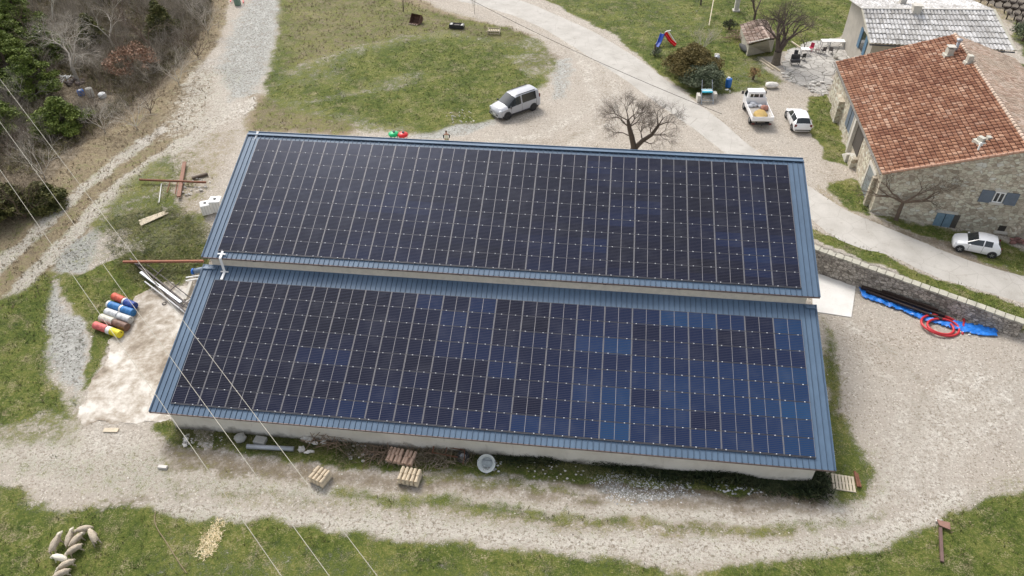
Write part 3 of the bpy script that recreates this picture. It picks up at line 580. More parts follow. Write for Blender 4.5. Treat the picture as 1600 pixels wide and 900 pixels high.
def tileroof(name, A, B, C_, D, mat, parent, colw=.3, course=.42, amp=.075, jitter=.02, dark=None, step=.07):
    """A-B eave, D-C ridge; tile columns run up the slope, each course laps over the one below"""
    A, B, C_, D = map(Vector, (A, B, C_, D)); L = ((B - A).length + (C_ - D).length) / 2; H = ((D - A).length + (C_ - B).length) / 2
    nu, nv = max(2, int(L / colw)), max(2, int(H / course)); prof = [(0, 0), (.07, .0), (.16, .5), (.33, .9), (.5, 1), (.67, .9), (.84, .5), (.93, .0)]; su = len(prof)
    N = (B - A).cross(D - A).normalized(); N = N if N.z > 0 else -N; V, UV, MI, F = [], [], [], []
    r = np.random.RandomState(3); rows = []
    for j in range(nv):
        lift = r.uniform(-jitter, jitter, nu + 1); slip = r.uniform(-.04, .04, nu + 1)
        for vv, lf in ((0.0, step), (.5, step * .6), (.90, step * .2), (.985, 0)):
            row = []
            for i in range(nu * su + 1):
                ci = min(i // su, nu - 1); u = (i // su + prof[i % su][0]) / nu if i < nu * su else 1.; bm_ = prof[i % su][1] if i < nu * su else 0
                v = (j + vv + (slip[ci] if bm_ > 0 and vv in (0.0,) and j else 0)) / nv
                q = A.lerp(B, u).lerp(D.lerp(C_, u), v) + N * (bm_ * amp + (lf + lift[ci] if bm_ > 0 else lf * .3)); row.append(len(V)); V.append(tuple(q))
            rows.append((j, vv, row))
    for (j, v0, r0), (j2, v1, r1) in zip(rows, rows[1:]):
        for i in range(nu * su):
            F.append((r0[i], r0[i + 1], r1[i + 1], r1[i])); k = i % su; UV.append((i // su + .5, j + .5)); MI.append(1 if (v0 == .985 or v0 == .90 or k in (0, su - 1)) else 0)  # laps and valleys dark: hollows and dirt, plus overlap shade painted in
    V = np.array(V); F = np.array(F); Vn = V[F].reshape(-1, 3); Fn = np.arange(len(Vn)).reshape(-1, 4); UVn = np.repeat(np.array(UV), 4, 0)
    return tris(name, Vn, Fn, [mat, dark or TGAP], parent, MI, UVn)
TGAP = M('tile_gap_shade', (.085, .035, .024), .9, 0, .3, 3, 0); TGAPG_SHADE = M('tile_gap_shade_grey', (.30, .285, .265), .9, 0, .5, 1.2, 0); TGAPP_SHADE = M('tile_gap_shade_pink', (.26, .20, .155), .9, 0, .3, 2, 0)
BLUSH = M('shutter_blue', (.085, .175, .27), .65, 0, .25); GREYSH = M('shutter_grey', (.13, .16, .20), .6, 0, .2); GLASS = M('window_glass', (.03, .035, .04), .12, 0, .1, 3, 0, spec=.6)
TRIM = M('lime_trim', (.55, .52, .46), .85, 0, .12); OLDW = M('old_wood', (.24, .2, .155), .85, 0, .3, 2, .4)
# ============================================================ HOUSE 1 (orange roof)
h1 = empty('stone_house', (47.4, 25.5, 2), label='large rubble stone house under a weathered orange clay tile roof', cat='house')
def L1(p): return (p[0] - 47.4, p[1] - 25.5, p[2] - 2)
EZ, RZ = 5.55, 8.9
eF, eB = Vector((47.35, 25.55, EZ)), Vector((48.25, 46.6, EZ)); rB = Vector((58.25, 46.1, RZ)); rF = Vector((56.5, 24.25, RZ)); sF = Vector((65.8, 22.8, EZ)); sB = Vector((64.4, 45.6, 6.85))
e2B = Vector((64.3, 45.7, RZ - .335 * 6)); e2F = Vector((65.6, 22.9, RZ - .335 * 9))
wi = .25
foot = [Vector((47.55, 25.6, 0)), Vector((65.2, 23.0, 0)), Vector((64.0, 45.5, 0)), Vector((48.5, 46.3, 0))]
mb = MB(); fz = .8
tops = {0: EZ - .08, 1: RZ - .335 * 8.7 - .15, 2: RZ - .335 * 5.8 - .15, 3: EZ - .05}
fr = foot[0].lerp(foot[1], .505); bk = foot[3].lerp(foot[2], .63)
P3 = lambda v, z: L1((v.x, v.y, z))
mb.add([P3(foot[0], fz), P3(foot[1], fz), P3(foot[1], tops[1]), P3(fr, RZ - .12), P3(foot[0], tops[0])], [(0, 1, 2, 3, 4)])
mb.add([P3(foot[3], fz), P3(foot[2], fz), P3(foot[2], tops[2]), P3(bk, RZ - .12), P3(foot[3], tops[3])], [(4, 3, 2, 1, 0)])
mb.add([P3(foot[0], fz), P3(foot[3], fz), P3(foot[3], tops[3]), P3(foot[0], tops[0])], [(3, 2, 1, 0)])
mb.add([P3(foot[1], fz), P3(foot[2], fz), P3(foot[2], tops[2]), P3(foot[1], tops[1])], [(0, 1, 2, 3)])
h1w = mb.build('wall', STONE, h1)
def offs(ps): return [Vector(L1(p)) for p in ps]
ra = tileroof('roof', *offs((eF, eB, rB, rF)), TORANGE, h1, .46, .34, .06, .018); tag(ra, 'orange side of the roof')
rb_ = tileroof('roof', *offs((e2F, e2B, rB, rF)), TPINK, h1, .3, .4, .05, .01, TGAPP_SHADE, .04); tag(rb_, 'paler pink side of the roof with lichen')
mb = MB()
for a, b in ((rF, rB),):
    n = 46
    for i in range(n):
        q = Vector(L1(a.lerp(b, i / n))); q2 = Vector(L1(a.lerp(b, (i + 1.1) / n))); mb.tube([q + Vector((0, 0, .05)), q2 + Vector((0, 0, .03))], [.16, .13], 8)
mb.build('ridge_tile', TPINK, ra)
mb = MB()
for a, b in ((eF, rF), (rF, e2F)):
    n = 26
    for i in range(n): q = Vector(L1(a.lerp(b, i / n))); q2 = Vector(L1(a.lerp(b, (i + 1.08) / n))); mb.tube([q + Vector((0, -.02, .08)), q2 + Vector((0, -.02, .06))], [.13, .11], 7)
mb.build('verge_tile', M('verge_tile', (.50, .30, .21), .85, 0, .3), ra)
MB().bar(Vector(L1(eF)) + Vector((-.08, 0, -.06)), Vector(L1(eB)) + Vector((-.08, 0, -.06)), .12, .1).build('gutter', M('zinc', (.24, .22, .2), .5, .4), ra)
# openings on the front gable, placed along the wall
fd = (foot[1] - foot[0]).normalized(); fn = Vector((fd.y, -fd.x, 0)); fang = math.atan2(fd.y, fd.x)
def onwall(px, py, A, d):                                 # where the pixel's ray meets the vertical wall plane
    n = Vector((-d.y, d.x, 0)); r = Vector(ray(px, py)); C0 = Vector(CP); s_ = n.dot(A - C0) / n.dot(r); q = C0 + r * s_; return (q - A).dot(d), q.z
def feature(A, d, u0, u1, z0, z1, prn, name, mat, out=.03, base=L1, th=.06):
    n = Vector((d.y, -d.x, 0)); c = A + d * ((u0 + u1) / 2) + n * (out - th / 2); c.z = (z0 + z1) / 2
    return MB().box(base(c), (u1 - u0, th, z1 - z0), math.atan2(d.y, d.x)).build(name, mat, prn)
w1 = foot[0]
# shuttered window
uL, zt = onwall(1557, 303, w1, fd); uR, _ = onwall(1577, 303, w1, fd); _, zb = onwall(1560, 319, w1, fd)
uw0, _ = onwall(1556, 300, w1, fd); uw1, _ = onwall(1572, 302, w1, fd); zt = onwall(1562, 300, w1, fd)[1]; zb = onwall(1558, 316, w1, fd)[1]
win = feature(w1, fd, uw0, uw1, zb, zt, h1, 'window', GLASS, .02); 
fr_ = MB(); A = w1
def framebits(u0, u1, z0, z1, d, out, wd_=.07, mid=True, base=L1):
    mb = MB(); n = Vector((d.y, -d.x, 0)); an = math.atan2(d.y, d.x)
    def b(ua, ub, za, zb_): c = A + d * ((ua + ub) / 2) + n * out; c.z = (za + zb_) / 2; mb.box(base(c), (ub - ua, .06, zb_ - za), an)
    b(u0, u0 + wd_, z0, z1); b(u1 - wd_, u1, z0, z1); b(u0 + wd_, u1 - wd_, z0, z0 + wd_); b(u0 + wd_, u1 - wd_, z1 - wd_, z1)
    if mid: b((u0 + u1) / 2 - wd_ / 2, (u0 + u1) / 2 + wd_ / 2, z0 + wd_, z1 - wd_)
    return mb
framebits(uw0, uw1, zb, zt, fd, .045).build('frame', WHT, win)
feature(w1, fd, uw0 - .15, uw1 + .15, zb - .18, zb - .004, win, 'sill', TRIM, .16, th=.3); feature(w1, fd, uw0 - .1, uw1 + .1, zt + .004, zt + .25, win, 'lintel', TRIM, .03)
for s_ in (0, 1):
    a, b = (uw0 - .95, uw0 - .06) if s_ == 0 else (uw1 + .06, uw1 + .95); feature(w1, fd, a, b, zb - .1, zt + .05, win, 'shutter', GREYSH, .09)
# blue double garage door, small opening
u0, z1 = onwall(1464, 334, w1, fd); u1, _ = onwall(1491, 337, w1, fd); z0 = 1.3
z1 = onwall(1475, 333, w1, fd)[1]
dr = feature(w1, fd, u0, u1, z0, z1, h1, 'door', M('door_blue', (.15, .235, .30), .6, 0, .3), .05); um = (u0 + u1) / 2
feature(w1, fd, um - .02, um + .02, z0 + .02, z1 - .02, dr, 'door_gap', GLASS, .07); feature(w1, fd, u1 + .01, u1 + .45, z0, z1, dr, 'reveal', M('reveal', (.09, .08, .07), .9), .02)
feature(w1, fd, u0 - .2, u1 + .2, z1 + .005, z1 + .25, dr, 'lintel', TRIM, .04)
u0, z1 = onwall(1562, 352, w1, fd); u1, _ = onwall(1573, 354, w1, fd); z0 = onwall(1566, 361, w1, fd)[1]
wn2 = feature(w1, fd, u0, u1, z0, z1, h1, 'window', M('dark_void', (.04, .034, .028), .9), .02); feature(w1, fd, u0 - .2, u1 + .35, z0 - .22, z0 - .004, wn2, 'sill', TRIM, .1, th=.24)
uq, zq = onwall(1530, 225, w1, fd); 
ins = MB(); c = w1 + fd * uq + fn * .25; c.z = zq; ins.bar(L1(c + Vector((0, 0, .25))), L1(c - Vector((0, 0, .35))), .1); ins.bar(L1(c), L1(c - fn * .3), .05); ins.lathe([(.04, 0), (.1, .06), (.04, .12), (.1, .18), (.02, .24)], L1(c + Vector((.1, 0, 0))), 10); ins.build('cable_bracket', WHT, h1)
# left side wall features: outside stair with solid parapet, shuttered openings
ldv = (foot[3] - foot[0]).normalized(); 
def sidefeat(py0, py1, z0, z1, name, mat, out, th=.06, prn=None):
    ln = Vector((-ldv.y, ldv.x, 0)); c = foot[0] + ldv * ((py0 + py1) / 2) + ln * (out - th / 2); c.z = (z0 + z1) / 2
    return MB().box(L1(c), (py1 - py0, th, z1 - z0), math.atan2(ldv.y, ldv.x)).build(name, mat, prn or h1)
s1 = sidefeat(1.3, 3.3, 1.95, 4.4, 'door', M('side_door', (.20, .22, .22), .7, 0, .2), .06); sidefeat(.8, 1.2, 1.95, 4.6, 'buttress', STONE, .35, .35)
sidefeat(3.35, 3.6, 1.9, 4.5, 'frame', TRIM, .1, .1, s1); sidefeat(1.25, 3.62, 4.43, 4.65, 'lintel', TRIM, .1, .1, s1)
st_ = sidefeat(6.6, 7.5, 1.9, 2.9, 'stair', STONE, .5, .5)
for i in range(4): sidefeat(7.65 + i * .35, 7.99 + i * .35, 1.9, 2.75 - i * .25, 'step', TRIM, .7, .7, st_)
sidefeat(7.0, 9.2, 2.9, 5.1, 'door', M('porch_dark', (.07, .06, .05), .9), .04); sidefeat(9.3, 9.6, 1.95, 5.3, 'pilaster', TRIM, .3, .3)
s2 = sidefeat(11.0, 13.0, 3.0, 5.0, 'window', GREYSH, .05); sidefeat(10.75, 10.95, 2.8, 5.2, 'frame', TRIM, .07, .1, s2); sidefeat(11.95, 12.05, 3.0, 5.0, 'window_bar', GLASS, .07, .04, s2)
sidefeat(9.8, 10.6, 1.9, 5.2, 'pale_render', TRIM, .06, .08)
sidefeat(15, 17, 1.7, 4.2, 'buttress', STONE, .5, .5)
# chimneys on the orange slope
def roofz(px, py, A_, B_, C_):
    n = (B_ - A_).cross(C_ - A_).normalized(); r = Vector(ray(px, py)); return Vector(CP) + r * (n.dot(A_ - Vector(CP)) / n.dot(r))
def chimney(px, py, w, h, kind):
    q = roofz(px, py, eF, eB, rB); b = Vector(L1(q)); mb = MB(); c = empty('x', (0, 0, 0)); bpy.data.objects.remove(c)
    if kind == 2: mb.box(b + Vector((0, 0, .1)), (1.3, .9, .3), .3); mb.box(b + Vector((-.25, 0, .35)), (.35, .5, .35), .5); mb.box(b + Vector((.3, .1, .35)), (.3, .35, .4), .1)
    else: mb.prism([(b.x - w * .75, b.y - w * .7), (b.x + w * .75, b.y - w * .7), (b.x + w * .75, b.y + w * .7), (b.x - w * .75, b.y + w * .7)], b.z - .35, b.z + .22); mb.box(b + Vector((0, 0, h / 2)), (w, w, h), .1)
    o = mb.build('chimney', M('chimney_render', (.52, .50, .43), .85, 0, .15), ra)
    return b
b1 = chimney(1481, 88, .55, .75, 0); b2 = chimney(1512, 100, .45, .8, 1); b3 = chimney(1536, 224, 1, .5, 2)
MB().box(b1 + Vector((0, 0, .95)), (.68, .68, .06)).box(b1 + Vector((0, .2, .84)), (.45, .12, .2)).build('chimney_cap', TRIM, ra)
MB().cyl(b1 + Vector((.7, .5, 0)), b1 + Vector((.7, .5, 1.2)), .14, 12).lathe([(.14, 0), (.26, .18), (.26, .28), (0, .34)], b1 + Vector((.7, .5, 1.15)), 12).build('flue', GALV, ra)
# ============================================================ HOUSE 2 (pale roof behind)
O2 = Vector((52.2, 50.2, 2))
h2 = empty('farmhouse', O2, label='farmhouse behind with pale lichen covered tile roof and blue gable shutters', cat='house')
ez2 = 6.1; eL, eR = Vector(onz(1359, 68, ez2)), Vector(onz(1586, 80, ez2)); rz2 = 8.1; rL, rR = Vector(onz(1347, 14, rz2)), Vector(onz(1552, 16, rz2))
bz2 = 6.9; bL = Vector(onz(1324, -2, bz2)); bR = rR + (bL - rL)
r2 = tileroof('roof', *[v - O2 for v in (eL, eR, rR, rL)], TWHITE, h2, .36, .75, .10, .02, TGAPG_SHADE); tileroof('roof', *[v - O2 for v in (bL, bR, rR, rL)], TWHITE, h2, .36, .75, .10, .02, TGAPG_SHADE)
MB().bar(rL - O2 + Vector((0, 0, .06)), rR - O2 + Vector((0, 0, .06)), .3, .12).build('ridge_tile', M('pale_ridge', (.5, .48, .44), .85), r2)
MB().bar(eR - O2 + Vector((0, 0, .08)), rR - O2 + Vector((0, 0, .08)), .26, .14).build('verge', M('verge_stone', (.50, .47, .38), .85), r2); MB().bar(eL - O2 + Vector((0, 0, .0)), rL - O2, .12, .14).build('verge', M('verge_stone', (.50, .47, .38), .85), r2)
MB().bar(eL - O2 - Vector((0, .06, .1)), eR - O2 - Vector((0, .06, .1)), .12, .1).build('gutter', DARKM, r2)
ins_ = .35; mb = MB(); A2, B2 = eL + Vector((.5, .5, 0)), eR + Vector((-.7, .5, 0)); D2, E2 = bL + Vector((.5, -.3, 0)), bR + Vector((-.7, -.3, 0)); RL2, RR2 = rL + Vector((.5, 0, -.1)), rR + Vector((-.7, 0, -.1)); RL2.x = A2.x + (D2.x - A2.x) * (RL2.y - A2.y) / (D2.y - A2.y)
Z = lambda v, z: (v.x - O2.x, v.y - O2.y, z - 2)
mb.add([Z(A2, 1.5), Z(D2, 1.5), Z(D2, bz2 - .1), Z(RL2, rz2 - .12), Z(A2, ez2 - .1)], [(4, 3, 2, 1, 0)])
mb.add([Z(B2, 1.5), Z(E2, 1.5), Z(E2, bz2 - .1), Z(RR2, rz2 - .12), Z(B2, ez2 - .1)], [(0, 1, 2, 3, 4)])
mb.add([Z(A2, 1.5), Z(B2, 1.5), Z(B2, ez2 - .1), Z(A2, ez2 - .1)], [(0, 1, 2, 3)]); mb.add([Z(D2, 1.5), Z(E2, 1.5), Z(E2, bz2 - .1), Z(D2, bz2 - .1)], [(3, 2, 1, 0)])
mb.build('wall', M('old_render', (.40, .37, .32), .9, 0, .2, 1.2), h2)
gd = Vector((D2.x - A2.x, D2.y - A2.y, 0)).normalized(); gn = Vector((-gd.y, gd.x, 0)); A = Vector((A2.x, A2.y, 0))
def gfeat(u0, u1, z0, z1, name, mat, out, prn, th=.06):
    c = A + gd * ((u0 + u1) / 2) + gn * (out - th / 2); c.z = (z0 + z1) / 2; return MB().box(tuple(c - O2), (u1 - u0, th, z1 - z0), math.atan2(gd.y, gd.x)).build(name, mat, prn)
g = gfeat(2.2, 3.5, 4.0, 5.9, 'window', GLASS, .03, h2); gfeat(1.4, 2.15, 3.9, 6.0, 'shutter', BLUSH, .09, g); gfeat(3.55, 4.3, 3.9, 6.0, 'shutter', BLUSH, .09, g); gfeat(2.1, 3.6, 5.92, 6.15, 'lintel', TRIM, .04, g)
gfeat(.2, 1.5, 1.6, 3.9, 'porch_wall', TRIM, .9, h2, .9)
c = Vector(onz(1430, 20, 7.9)) - O2; MB().box(c, (.8, .7, 1.5)).box(c + Vector((0, 0, .8)), (.95, .85, .1)).build('chimney', TRIM, r2)
c = Vector(onz(1412, -2, 8.2)) - O2; MB().box(c, (.6, .6, 1.4)).build('chimney', TRIM, r2)
# ============================================================ SHED
O3 = Vector((42.6, 56.5, 2)); sh = empty('stone_shed', O3, label='little stone shed with a mossy two slope tile roof beside the walnut tree', cat='shed')
rz3, ez3 = 4.3, 3.4
pts3 = dict(a=(1156, 39, ez3), b=(1184.5, 31.5, rz3), c=(1203.5, 39, ez3 + .4), d=(1213.6, 60, ez3), e=(1201, 61, rz3), f=(1168, 70, ez3)); q3 = {k: Vector(onz(*v)) - O3 for k, v in pts3.items()}
q3['c'] = q3['b'] + (q3['d'] - q3['e'])
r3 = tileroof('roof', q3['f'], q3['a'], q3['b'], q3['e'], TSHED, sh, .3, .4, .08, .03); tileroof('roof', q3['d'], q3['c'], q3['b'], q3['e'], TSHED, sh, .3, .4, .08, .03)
mb = MB(); fl, fr2, bl, br = q3['f'].lerp(q3['d'], .06), q3['d'].lerp(q3['f'], .06), q3['a'].lerp(q3['c'], .06), q3['c'].lerp(q3['a'], .06)
def W3(v, z): return (v.x, v.y, z)
dn = -.5
mb.add([W3(fl, dn), W3(fr2, dn), W3(fr2, fr2.z - .1), W3(q3['e'], q3['e'].z - .12), W3(fl, fl.z - .1)], [(0, 1, 2, 3, 4)]); mb.add([W3(bl, dn), W3(br, dn), W3(br, br.z - .1), W3(q3['b'], q3['b'].z - .12), W3(bl, bl.z - .1)], [(4, 3, 2, 1, 0)])
mb.add([W3(fl, dn), W3(bl, dn), W3(bl, bl.z - .1), W3(fl, fl.z - .1)], [(3, 2, 1, 0)]); mb.add([W3(fr2, dn), W3(br, dn), W3(br, br.z - .1), W3(fr2, fr2.z - .1)], [(0, 1, 2, 3)])
mb.build('wall', M('shed_render', (.42, .39, .32), .9, 0, .25, 1.5), sh)
MB().bar(q3['f'].lerp(q3['e'], .05) + Vector((0, -.1, .25)), q3['f'].lerp(q3['e'], 1.0) + Vector((.1, -.1, .15)), .14, .08).build('fascia_board', TRIM, r3)
MB().bar(q3['e'] + Vector((0, 0, .06)), q3['b'] + Vector((0, 0, .06)), .22, .12).build('ridge_tile', TSHED, r3)
# ============================================================ RETAINING WALL
rw = empty('retaining_wall', (WALL_A[0], WALL_A[1], 0), label='dark rubble retaining wall with pale stone coping below the road', cat='wall')
a = Vector((0, 0, 0)); b = Vector((WALL_B[0] - WALL_A[0], WALL_B[1] - WALL_A[1], 0)); N = 60; n3 = Vector((_wn[0], _wn[1], 0))
mb = MB(); cp = MB(); prev = None
for i in range(N):
    s0, s1_ = i / N, (i + 1) / N
    p0, p1 = a.lerp(b, s0), a.lerp(b, s1_); h0, h1_ = 1.92 - .1 * s0, 1.92 - .1 * s1_
    j0, j1 = .02 * math.sin(i * 1.7), .02 * math.sin((i + 1) * 1.7)
    vs = [p0 - n3 * (.42 + j0) + Vector((0, 0, -.4)), p1 - n3 * (.42 + j1) + Vector((0, 0, -.4)), p1 + n3 * .3 + Vector((0, 0, -.4)), p0 + n3 * .3 + Vector((0, 0, -.4)), p0 - n3 * (.27 + j0) + Vector((0, 0, h0)), p1 - n3 * (.27 + j1) + Vector((0, 0, h1_)), p1 + n3 * .25 + Vector((0, 0, h1_)), p0 + n3 * .25 + Vector((0, 0, h0))]
    fs = [(4, 5, 6, 7), (0, 1, 5, 4), (2, 3, 7, 6)] + ([(0, 4, 7, 3)] if i == 0 else []) + ([(1, 2, 6, 5)] if i == N - 1 else [])
    mb.add(vs, fs)
    if i % 2 == 0:
        q0, q1 = a.lerp(b, s0 + .0012), a.lerp(b, (i + 2) / N - .0012); z = 1.98 - .1 * s0 + rnd.uniform(-.01, .02); cp.bar(q0 + Vector((0, 0, z)), q1 + Vector((0, 0, z - .003)), .56 + rnd.uniform(-.03, .03), .12)
mb.box((-.1, -1.1, .8), (.5, 2.2, 2.2))
mb.build('wall_body', STONED, rw); cp.build('coping', M('coping', (.42, .40, .33), .88, 0, .3, 2), rw)
# ============================================================ VEHICLES
RUB = M('tyre_rubber', (.025, .025, .027), .85, 0, .2, 5, .1); RIM = M('alloy_rim', (.42, .43, .45), .35, .7, .1); CGL = M('car_glass', (.018, .024, .028), .08, 0, .1, 3, 0, spec=.8); BLKP = M('black_trim', (.03, .03, .033), .55, 0, .1); LAMP = M('lamp_lens', (.62, .64, .66), .15, 0, .1, 3, 0); REDL = M('tail_lens', (.14, .02, .018), .25, 0, .1, 3, 0)
def paint(name, colr, rough=.28):
    t = NT(name); c = t.mix(t.ramp(t.noise(2.2, 4, t.obj()), [(.5, 0), (.8, .18)]), colr, tuple(v * .75 for v in colr)); t.b.inputs['Coat Weight'].default_value = .5; return t.done(c, rough)
def car(name, loc, heading, paintm, ST, wheels, label, catg, W=.86, wr=.31, extra=None, scale=1, hub=RIM, glassm=None, seams=()):
    """ST rows: x, half width, sill z, belt z, top half width, top z, flags of the interval to the NEXT station (s side glass, w windscreen glass, r rear glass)"""
    root = empty(name, loc, heading, label, catg); root.scale = (scale,) * 3
    pts = []
    for (x, hw, zs, zb, ht, zt, fl) in ST:
        half = [(hw * .86, zs), (hw * .97, zs + .10), (hw, (zs + zb) / 2), (hw * .965, zb), (ht, zt - .055), (ht * .86, zt), (0, zt + .025)]
        pts.append([(x, y, z) for y, z in half] + [(x, -y, z) for y, z in half[-2::-1]])
    n = len(pts[0]); groups = {}
    def add(g, quad): groups.setdefault(g, []).append(quad)
    for i in range(len(ST) - 1):
        fl = ST[i][6]
        for k in range(n - 1):
            kk = min(k, n - 2 - k); q = (pts[i][k], pts[i + 1][k], pts[i + 1][k + 1], pts[i][k + 1])
            g = 'body'
            if kk == 3 and 's' in fl: g = 'side_window' + ('L' if k < n / 2 else 'R') + ('f' if 'f' in fl else 'b')
            if kk in (4, 5) and 'w' in fl: g = 'windscreen'
            if kk in (4, 5) and 'r' in fl: g = 'rear_window'
            add(g, q)
        add('body', (pts[i][0], pts[i][-1], pts[i + 1][-1], pts[i + 1][0]))
    def mk(nm, quads, mt, capends=False):
        bm = bmesh.new()
        for q in quads:
            try: bm.faces.new([bm.verts.new(v) for v in q])
            except ValueError: pass
        if capends:
            bm.faces.new([bm.verts.new(v) for v in pts[0]]); bm.faces.new([bm.verts.new(v) for v in pts[-1]][::-1])
        bmesh.ops.remove_doubles(bm, verts=bm.verts, dist=.0005); bmesh.ops.recalc_face_normals(bm, faces=bm.faces)
        me = bpy.data.meshes.new(nm); bm.to_mesh(me); bm.free(); me.materials.append(mt)
        me.polygons.foreach_set('use_smooth', [True] * len(me.polygons)); me.set_sharp_from_angle(angle=math.radians(38))
        o = bpy.data.objects.new(nm, me); col.objects.link(o); o.parent = root; return o
    body = mk('body', groups['body'], paintm, True)
    for g, q in groups.items():
        if g != 'body': mk('side_window' if g.startswith('side') else g, q, glassm or CGL)
    for wx in wheels:
        for s_ in (-1, 1):
            y = s_ * (W - .10)
            a = MB().cyl((wx, s_ * (W - .22), wr + .04), (wx, s_ * (W + .006), wr + .04), wr * 1.17, 24); a.build('wheel_arch', BLKP, body)
            w = MB(); w.lathe([(wr * .62, -.1), (wr * .93, -.11), (wr, -.07), (wr, .07), (wr * .93, .11), (wr * .62, .1)], n=24, Mx=Matrix.Rotation(PI / 2, 3, 'X')); wo = w.build('wheel', RUB, root, (wx, y + s_ * .015, wr))
            h = MB(); h.cyl((0, s_ * .06, 0), (0, s_ * .085, 0), wr * .64, 18)
            for k in range(5):
                an = k * 2 * PI / 5; h.bar((0, s_ * .095, 0), (math.cos(an) * wr * .58, s_ * .095, math.sin(an) * wr * .58), .05, .03, up=(0, 1, 0))
            h.build('rim', hub, wo)
    for sx_ in seams:                                        # door shut lines standing just proud of the flanks
        for s_ in (-1, 1):
            hw_ = np.interp(sx_, [r_[0] for r_ in ST[::-1]], [r_[1] for r_ in ST[::-1]]); zb_ = np.interp(sx_, [r_[0] for r_ in ST[::-1]], [r_[3] for r_ in ST[::-1]]); zs_ = ST[4][2]
            MB().bar((sx_, s_ * (hw_ * .972), zs_ + .12), (sx_, s_ * (hw_ + .002), (zs_ + zb_) / 2), .018, .014).build('shut_line', BLKP, body); MB().bar((sx_, s_ * (hw_ + .002), (zs_ + zb_) / 2), (sx_, s_ * (hw_ * .968), zb_), .018, .014).build('shut_line', BLKP, body)
    if extra: extra(root, body)
    return root
WHITEP = paint('white_paint', (.86, .86, .86)); SILV = paint('silver_paint', (.42, .43, .46), .32)
# --- small white hatchback beside the stone house
g0 = G(1499, 393); g1 = G(1545, 402)
hd = math.atan2(g0.y - g1.y, g0.x - g1.x)
def ex_c1(root, body):
    MB().box((1.655, 0, .42), (.08, .62, .26)).build('grille', BLKP, root); MB().box((1.70, 0, .30), (.02, .45, .1)).build('number_plate', M('plate', (.7, .7, .68), .5), root)
    for s_ in (-1, 1):
        MB().blob((1.47, s_ * .60, .66), (.17, .12, .09), 2, .0, smooth=True).build('headlight', LAMP, root); MB().blob((.62, s_ * .90, .93), (.09, .10, .07), 2, 0, smooth=True).build('mirror', WHITEP, root)
        MB().box((-1.63, s_ * .63, .80), (.1, .14, .36)).build('tail_light', REDL, root); MB().box((-.05, s_ * .812, .80), (.16, .03, .03)).build('door_handle', WHITEP, root)
    MB().box((-1.70, 0, .55), (.03, .5, .11)).build('number_plate', M('plate', (.7, .7, .68), .5), root)
ST = [(1.71, .52, .30, .48, .40, .58, ''), (1.62, .70, .22, .60, .55, .68, ''), (1.42, .78, .20, .74, .62, .80, ''), (1.05, .80, .20, .84, .66, .93, ''), (.78, .81, .20, .90, .68, 1.0, 'ws'),
      (.12, .81, .20, .93, .60, 1.40, 's'), (-.30, .81, .20, .95, .60, 1.45, ''), (-.38, .81, .20, .96, .60, 1.455, 's'), (-.95, .81, .20, .99, .57, 1.43, ''), (-1.30, .80, .22, 1.0, .54, 1.36, 'r'), (-1.58, .76, .24, .98, .60, 1.02, ''), (-1.72, .66, .32, .7, .55, .72, '')]
mid = (g0 + g1) / 2; nv = Vector((-math.sin(hd), math.cos(hd), 0)); sidev = nv if (Vector(CP) - mid).dot(nv) < 0 else -nv
car('parked_car', mid + sidev * .70 * .95 + Vector((0, 0, 0)), hd, WHITEP, ST, (1.15, -1.17), 'white three door city car parked at the foot of the stone gable wall', 'car', .81, .29, ex_c1, .95, seams=(.62, -.36))
# --- white hatchback seen from behind
g0 = G(1252, 209)
def ex_207(root, body):
    MB().box((-1.985, 0, .42), (.06, 1.42, .10)).build('bumper_strip', BLKP, root); MB().box((-1.93, 0, .62), (.05, .5, .11)).build('number_plate', M('plate', (.7, .7, .68), .5), root)
    for s_ in (-1, 1):
        MB().box((-1.88, s_ * .70, .80), (.14, .20, .24)).build('tail_light', REDL, root); MB().blob((1.72, s_ * .62, .66), (.22, .13, .1), 2, 0, smooth=True).build('headlight', LAMP, root); MB().blob((.72, s_ * .96, .95), (.09, .10, .07), 2, 0, smooth=True).build('mirror', BLKP, root)
ST2 = [(2.02, .50, .30, .46, .40, .54, ''), (1.92, .76, .20, .58, .6, .66, ''), (1.6, .84, .18, .72, .68, .80, ''), (1.1, .86, .18, .84, .72, .95, ''), (.85, .86, .18, .9, .72, 1.0, 'ws'), (.15, .86, .18, .93, .60, 1.42, 's'), (-.30, .86, .18, .95, .62, 1.47, ''), (-.38, .86, .18, .96, .62, 1.475, 's'),
       (-1.05, .86, .18, .98, .60, 1.44, 's'), (-1.42, .85, .20, .99, .57, 1.38, 'r'), (-1.80, .83, .22, .98, .68, 1.00, ''), (-1.95, .78, .26, .72, .68, .78, ''), (-2.0, .70, .30, .5, .6, .52, '')]
car('parked_car', g0 + Vector((-.1, 1.9, 0)), PI / 2 + math.radians(3), WHITEP, ST2, (1.25, -1.25), 'white five seat hatchback parked right of the flatbed truck, rear to the barn', 'car', .86, .31, ex_207, 1.0, seams=(.70, -.34, -1.05))
